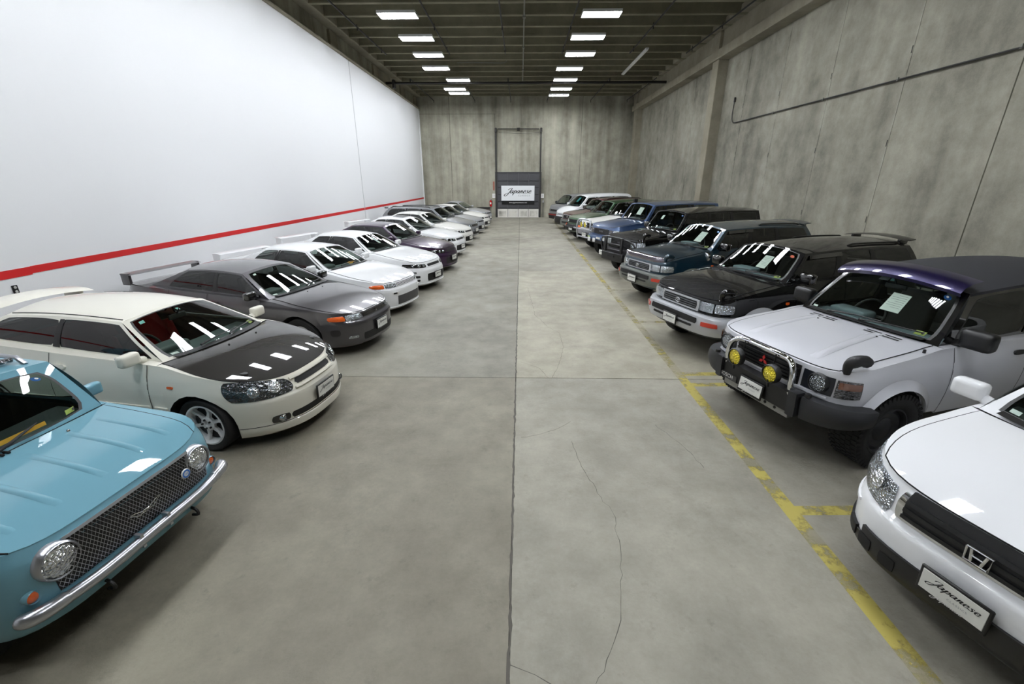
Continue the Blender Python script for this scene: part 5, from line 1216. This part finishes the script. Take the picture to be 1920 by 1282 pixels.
d_ = [[c.hp(lerp(.02, .98, i / 20), v, o_) for i in range(21)] for v, o_ in ((.0, .0), (.0, .045), (.05, .075), (.13, .05))]
MB().grid(d_).build('bonnet_deflector', mat('deflector_smoke', (104, 98, 108), .12, .5, 1), c.root, True, 60, out=(0, 0, .3))
ob = MB().lathe([(0, .02), (.05, .015), (.09, 0), (.1, -.04)], 20, axis='x').build('convex_mirror', CHR, c.root); ob.location = c.loc(1.15, .80, 1.08)

# 5 black boxy with black bull bar
BOX = SV(L=4.6, W=1.70, n=7, Lf=.4, m=3., zref=.8, zsk=[(0, 1.09), (.06, 1.11), (.5, 1.16), (1.0, 1.21), (1.40, 1.26), (2.5, 1.27), (4.6, 1.27)], fp=[(.45, .05), (.6, .04), (1.05, .05), (1.1, .07)], dA=1.40, wA=.72, dR=1.74, zR=1.76, wR=.64, dQ=4.4, zQ=1.78, wQ=.64, dC=4.52, wC=.70, r=.40, fo=.78, wb=2.75, zbk=[(0, .58), (5, .56)], zlip=.58, zsill=.56, zfloor=.75, hcr=.03, rcr=.06, dcor=.14, cb=.06, wi=-.04, tw=.27)
def BX(**k): d = dict(BOX); d.update(k); return d
def boxy_front(c, bm, lampm=LENS, frame=None):
    g0 = c.patch('grille', quad(c, -.44, .44, .86, 1.05), DARK, .006, 14, 4)
    for k in range(5): c.patch('grille_slat', quad(c, -.43, .43, .875 + .038 * k, .889 + .038 * k), DGREY, .02, 14, 1, 0, .02, parent=g0)
    flat('lettering', text_mesh('TOYOTA', .06, SILM), c.root, c.Pa(0, .96) + Vector((.03, 0, 0)), 1, (PI / 2, 0, PI / 2))
    c.patch('headlight', quad(c, .46, .66, .87, 1.04), lampm, .010, 6, 5, .3, .03, .01, both=True); c.patch('corner_lamp', quad(c, .68, ('d', .22), .87, 1.04), LENS2, .010, 6, 5, .1, .03, both=True)
    c.patch('bumper', [(c.ad(.45, -1), .60), (c.ad(.45), .60), (c.ad(.42), .80), (c.ad(.42, -1), .80)], bm, .10, 40, 5, .03, .16, .02)
c = Car('offroader', 'black boxy off-roader with a heavy black bull bar', 'car', (2.80, 12.58), 23.0, -1, BX(paint=P_BLK, tread=True)); boxy_front(c, BLK); arch_flare(c, BLK, .06)
bb = MB()
for sg in (1, -1): bb.box(c.loc(-.20, sg * .38, .83), (.07, .09, .62), bev=.015)
for z in (.78, .93, 1.12): bb.tube([c.loc(-.17, -.42, z), c.loc(-.17, .42, z)], .026, 10)
for sg in (1, -1): bb.tube([c.loc(*p) for p in smooth_path([(-.17, sg * .40, 1.10), (-.14, sg * .62, 1.08), (-.08, sg * .76, .98), (-.06, sg * .78, .82), (-.08, sg * .7, .70)], 5)], .026, 10)
BBR = bb.build('bull_bar', BLK, c.root); MB().box(c.loc(-.20, 0, .60), (.10, 1.0, .24), bev=.02).build('bar_plate', BLK, BBR); MB().box(c.loc(-.26, .0, .62), (.02, .3, .05)).build('winch_slot', MBLK, BBR, False)
for y in (-.62, -.5): MB().box((0, 0, 0), (.04, .08, .09), bev=.006).build('marker_lamp', WHT, BBR).location = c.loc(-.12, y, 1.0)
c.plate(.62, y=-.62, off=.2, under=False); fender_mirror(c, GBLK, .04, .1, 1); stickers(c, True, True, False, False)
seat_sheet('paper_sheet', c, 'small white card hanging inside the windscreen of the black bull-bar off-roader', .32, .50, .15, .62, PAPER, -.06, False)
# 6 blue
c = Car('offroader', 'steel blue off-roader with a black slatted grille and big tyres', 'car', (2.78, 15.6), 22.0, -1, BX(paint=P_BLU, W=1.80, zR=1.82, zQ=1.84, wR=.67, wQ=.67, wA=.74, wC=.74, roofm=P_BLU, r=.43, tread=True, sg=SGLASS, zsk=[(0, 1.12), (.06, 1.15), (.5, 1.21), (1.0, 1.27), (1.30, 1.31), (2.5, 1.31), (4.6, 1.31)], dA=1.30, dR=1.66)); boxy_front(c, P_BLU, SMOKE)
c.patch('bumper_lower', quad(c, -.74, .74, .56, .66), BLK, .12, 24, 3, .05, .1); c.patch('indicator', quad(c, .56, .74, .70, .76), mat('pale_green_lens', (170, 190, 130), .2, 0, 1), .125, 5, 2, .2, .02, both=True)
for y in (-.20, .12): MB().box((0, 0, 0), (.03, .15, .13), bev=.01).build('spot_lamp', WHT, c.root).location = c.loc(-.14, y - .3, .66)
seat_sheet('paper_sheet', c, 'white printed sheet hanging inside the windscreen of the steel blue off-roader', -.38, .0, -.35, .65, PAPER, -.06); c.patch('bumper_plate', quad(c, -.12, .12, .70, .76), PAPER, .13, 4, 2, 0, .02)
# 7 white with chrome bar and snorkel
c = Car('offroader', 'white off-roader with a chrome bull bar, two yellow lamps and a black snorkel', 'car', (2.66, 17.75), 22.0, -1, BX(paint=P_WH2, simple=True, frame=GBLK, roofm=P_BLK, zR=1.74, zQ=1.76)); boxy_front(c, P_SIL); arch_flare(c, BLK, .06)
bb = MB().tube([c.loc(*p) for p in smooth_path([(-.14, -.52, .45), (-.2, -.52, .8), (-.18, -.48, 1.1), (-.14, -.3, 1.18), (-.14, .3, 1.18), (-.18, .48, 1.1), (-.2, .52, .8), (-.14, .52, .45)], 6)], .035, 10); bb.tube([c.loc(-.18, -.8, .82), c.loc(-.2, -.5, .82), c.loc(-.2, .5, .82), c.loc(-.18, .8, .82)], .03, 10); bb.tube([c.loc(-.16, -.5, .52), c.loc(-.16, .5, .52)], .03, 10)
bb.build('bull_bar', SILM, c.root)
for sg in (1, -1): c.round_lamp('spot_lamp', -.22, sg * .14, 1.0, .095, YEL, CHR, .035)
c.plate(.62, y=0, off=.2, under=False)
MB().tube([c.hp(.03, .80, .02)] + [c.loc(1.32 + .02, .79, 1.36), c.loc(1.62, .72, 1.74), c.loc(1.64, .71, 1.86)], [.05, .04, .04, .045], 10).build('snorkel', BLK, c.root); MB().box((0, 0, 0), (.16, .12, .12), bev=.03, seg=2).build('snorkel_head', BLK, c.root).location = c.loc(1.60, .71, 1.9)
# 8 green, 9 maroon
G8 = SV(simple=True, zsk=[(0, 1.0), (.1, 1.03), (.5, 1.09), (1.0, 1.14), (1.36, 1.19), (2.5, 1.2), (4.5, 1.2)], zR=1.66, zQ=1.68)
c = Car('offroader', 'green off-roader behind the white one with the snorkel', 'car', (2.40, 20.7), 23.0, -1, dict(G8, paint=P_GRN, sg=SGLASS))
c.patch('headlight', quad(c, .48, ('d', .22), .80, .95), LENS, .012, 8, 4, .2, .05, both=True); c.patch('grille', quad(c, -.46, .46, .80, .95), DARK, .012, 14, 4, .1); c.patch('bumper', [(c.ad(.5, -1), .46), (c.ad(.5), .46), (c.ad(.48), .72), (c.ad(.48, -1), .72)], BLK, .08, 36, 5, .05, .13); c.patch('indicator', quad(c, .52, ('d', .25), .66, .74), AMB, .095, 6, 2, .1, .02, both=True)
MB().tube([c.loc(-.1, -.5, .62), c.loc(-.12, 0, .62), c.loc(-.1, .5, .62)], .03, 8).build('front_bar', BLK, c.root); c.plate(.56, off=.13, under=False)
c = Car('offroader', 'maroon off-roader with a dark grille between the green one and the white van', 'car', (2.36, 23.2), 23.0, -1, dict(G8, paint=P_RED, sg=SGLASS))
c.patch('headlight', quad(c, .46, ('d', .22), .80, .95), LENS, .012, 8, 4, .2, .05, both=True); c.patch('grille', quad(c, -.43, .43, .80, .95), DARK, .016, 14, 4, .1); c.patch('grille_frame', quad(c, -.46, .46, .79, .965), CHR, .010, 14, 4, .1); c.badge_tri(.875, .03, .06, CHR)
c.patch('bumper', [(c.ad(.5, -1), .46), (c.ad(.5), .46), (c.ad(.48), .74), (c.ad(.48, -1), .74)], P_BUMPG, .08, 36, 5, .05, .13); c.patch('bumper_slot', quad(c, -.4, .4, .56, .64), DARK, .086, 12, 2, .1, .02); arch_flare(c, P_BUMPG)
for u in (.06, .94): MB().tube([c.rpnt(u, .1, .0)] + [c.rpnt(u, .13 + .78 * q / 6, .05) for q in range(7)] + [c.rpnt(u, .95, 0)], .018, 8).build('roof_rail', BLK, c.root)
# 10, 11 vans
VAN = SV(simple=True, L=4.6, W=1.72, fo=.9, r=.34, wb=2.6, zlip=.34, zsill=.36, zbk=[(0, .34), (5, .36)], fp=[(.3, .05), (.4, .0), (.62, .0), (.68, .04), (.95, .10), (1.0, .12)], zsk=[(0, .93), (.1, .96), (.4, 1.08), (.85, 1.22), (1.2, 1.24), (4.6, 1.26)], dA=.86, wA=.76, dR=1.38, zR=1.74, wR=.66, dQ=4.3, zQ=1.80, wQ=.66, dC=4.5, wC=.72, cb=.16, hcr=.02, rcr=.10, zfloor=.6, dashm=DASHK,
    panes=[(0, 0, .27, .2, .3, (.14, .04, .05, .09)), (.27, .2, .6, .58, .3, (.04, .03, .05, .09)), (.6, .58, .96, .96, .3, (.04, .05, .05, .09)), (.96, .96, 1, 1, 0, None)], doors=[(.95, 1.9)])
c = Car('van', 'white passenger van with a teal windscreen between the maroon off-roader and the grey van', 'car', (2.25, 25.9), 24.0, -1, dict(VAN, paint=P_WHT, mirror='body', glass=glass('teal_glass', (.35, .55, .55))))
c.patch('headlight', quad(c, .40, ('d', .25), .74, .87), LENS, .010, 8, 4, .2, .04, both=True); c.patch('grille', quad(c, -.38, .38, .76, .86), mat('grille_grey', (160, 162, 165), .4, .4), .010, 12, 3, .1); c.patch('bumper', [(c.ad(.6, -1), .36), (c.ad(.6), .36), (c.ad(.55), .66), (c.ad(.55, -1), .66)], BLK, .06, 36, 5, .05, .1)
c.patch('fog_lamp', quad(c, .5, .66, .5, .58), LENS2, .065, 4, 3, .5, .02, both=True); seat_sheet('paper_sheet', c, 'pale blue sheet hanging inside the windscreen of the white van', -.35, -.05, -.1, .75, TEALC, -.05, False)
c = Car('van', 'grey cab-forward van, last vehicle of the right row, against the back wall', 'car', (2.10, 28.9), 25.0, -1, dict(VAN, paint=P_GR2, zsk=[(0, 1.06), (.1, 1.10), (.5, 1.19), (1.0, 1.2), (4.6, 1.22)], dA=.52, dR=1.02, zR=1.68, zQ=1.74, wR=.66, fp=[(.3, .05), (.4, 0), (.7, 0), (1.06, .06), (1.1, .08)], wA=.73, cb=.12, sg=SGLASS, dcor=.1, fo=1.0, doors=[(.62, 1.5)], mirror='matt'))
c.patch('headlight', quad(c, .44, ('d', .2), .78, .92), LENS, .010, 8, 4, .15, .04, both=True); c.patch('grille', quad(c, -.42, .42, .78, .90), DARK, .008, 12, 3, .1); c.patch('bumper', [(c.ad(.5, -1), .36), (c.ad(.5), .36), (c.ad(.48), .64), (c.ad(.48, -1), .64)], BLK, .06, 36, 5, .05, .1); c.patch('bumper_band', quad(c, -.82, .82, .55, .62), mat('band_red', (140, 30, 28), .4), .066, 24, 2, 0, .02)
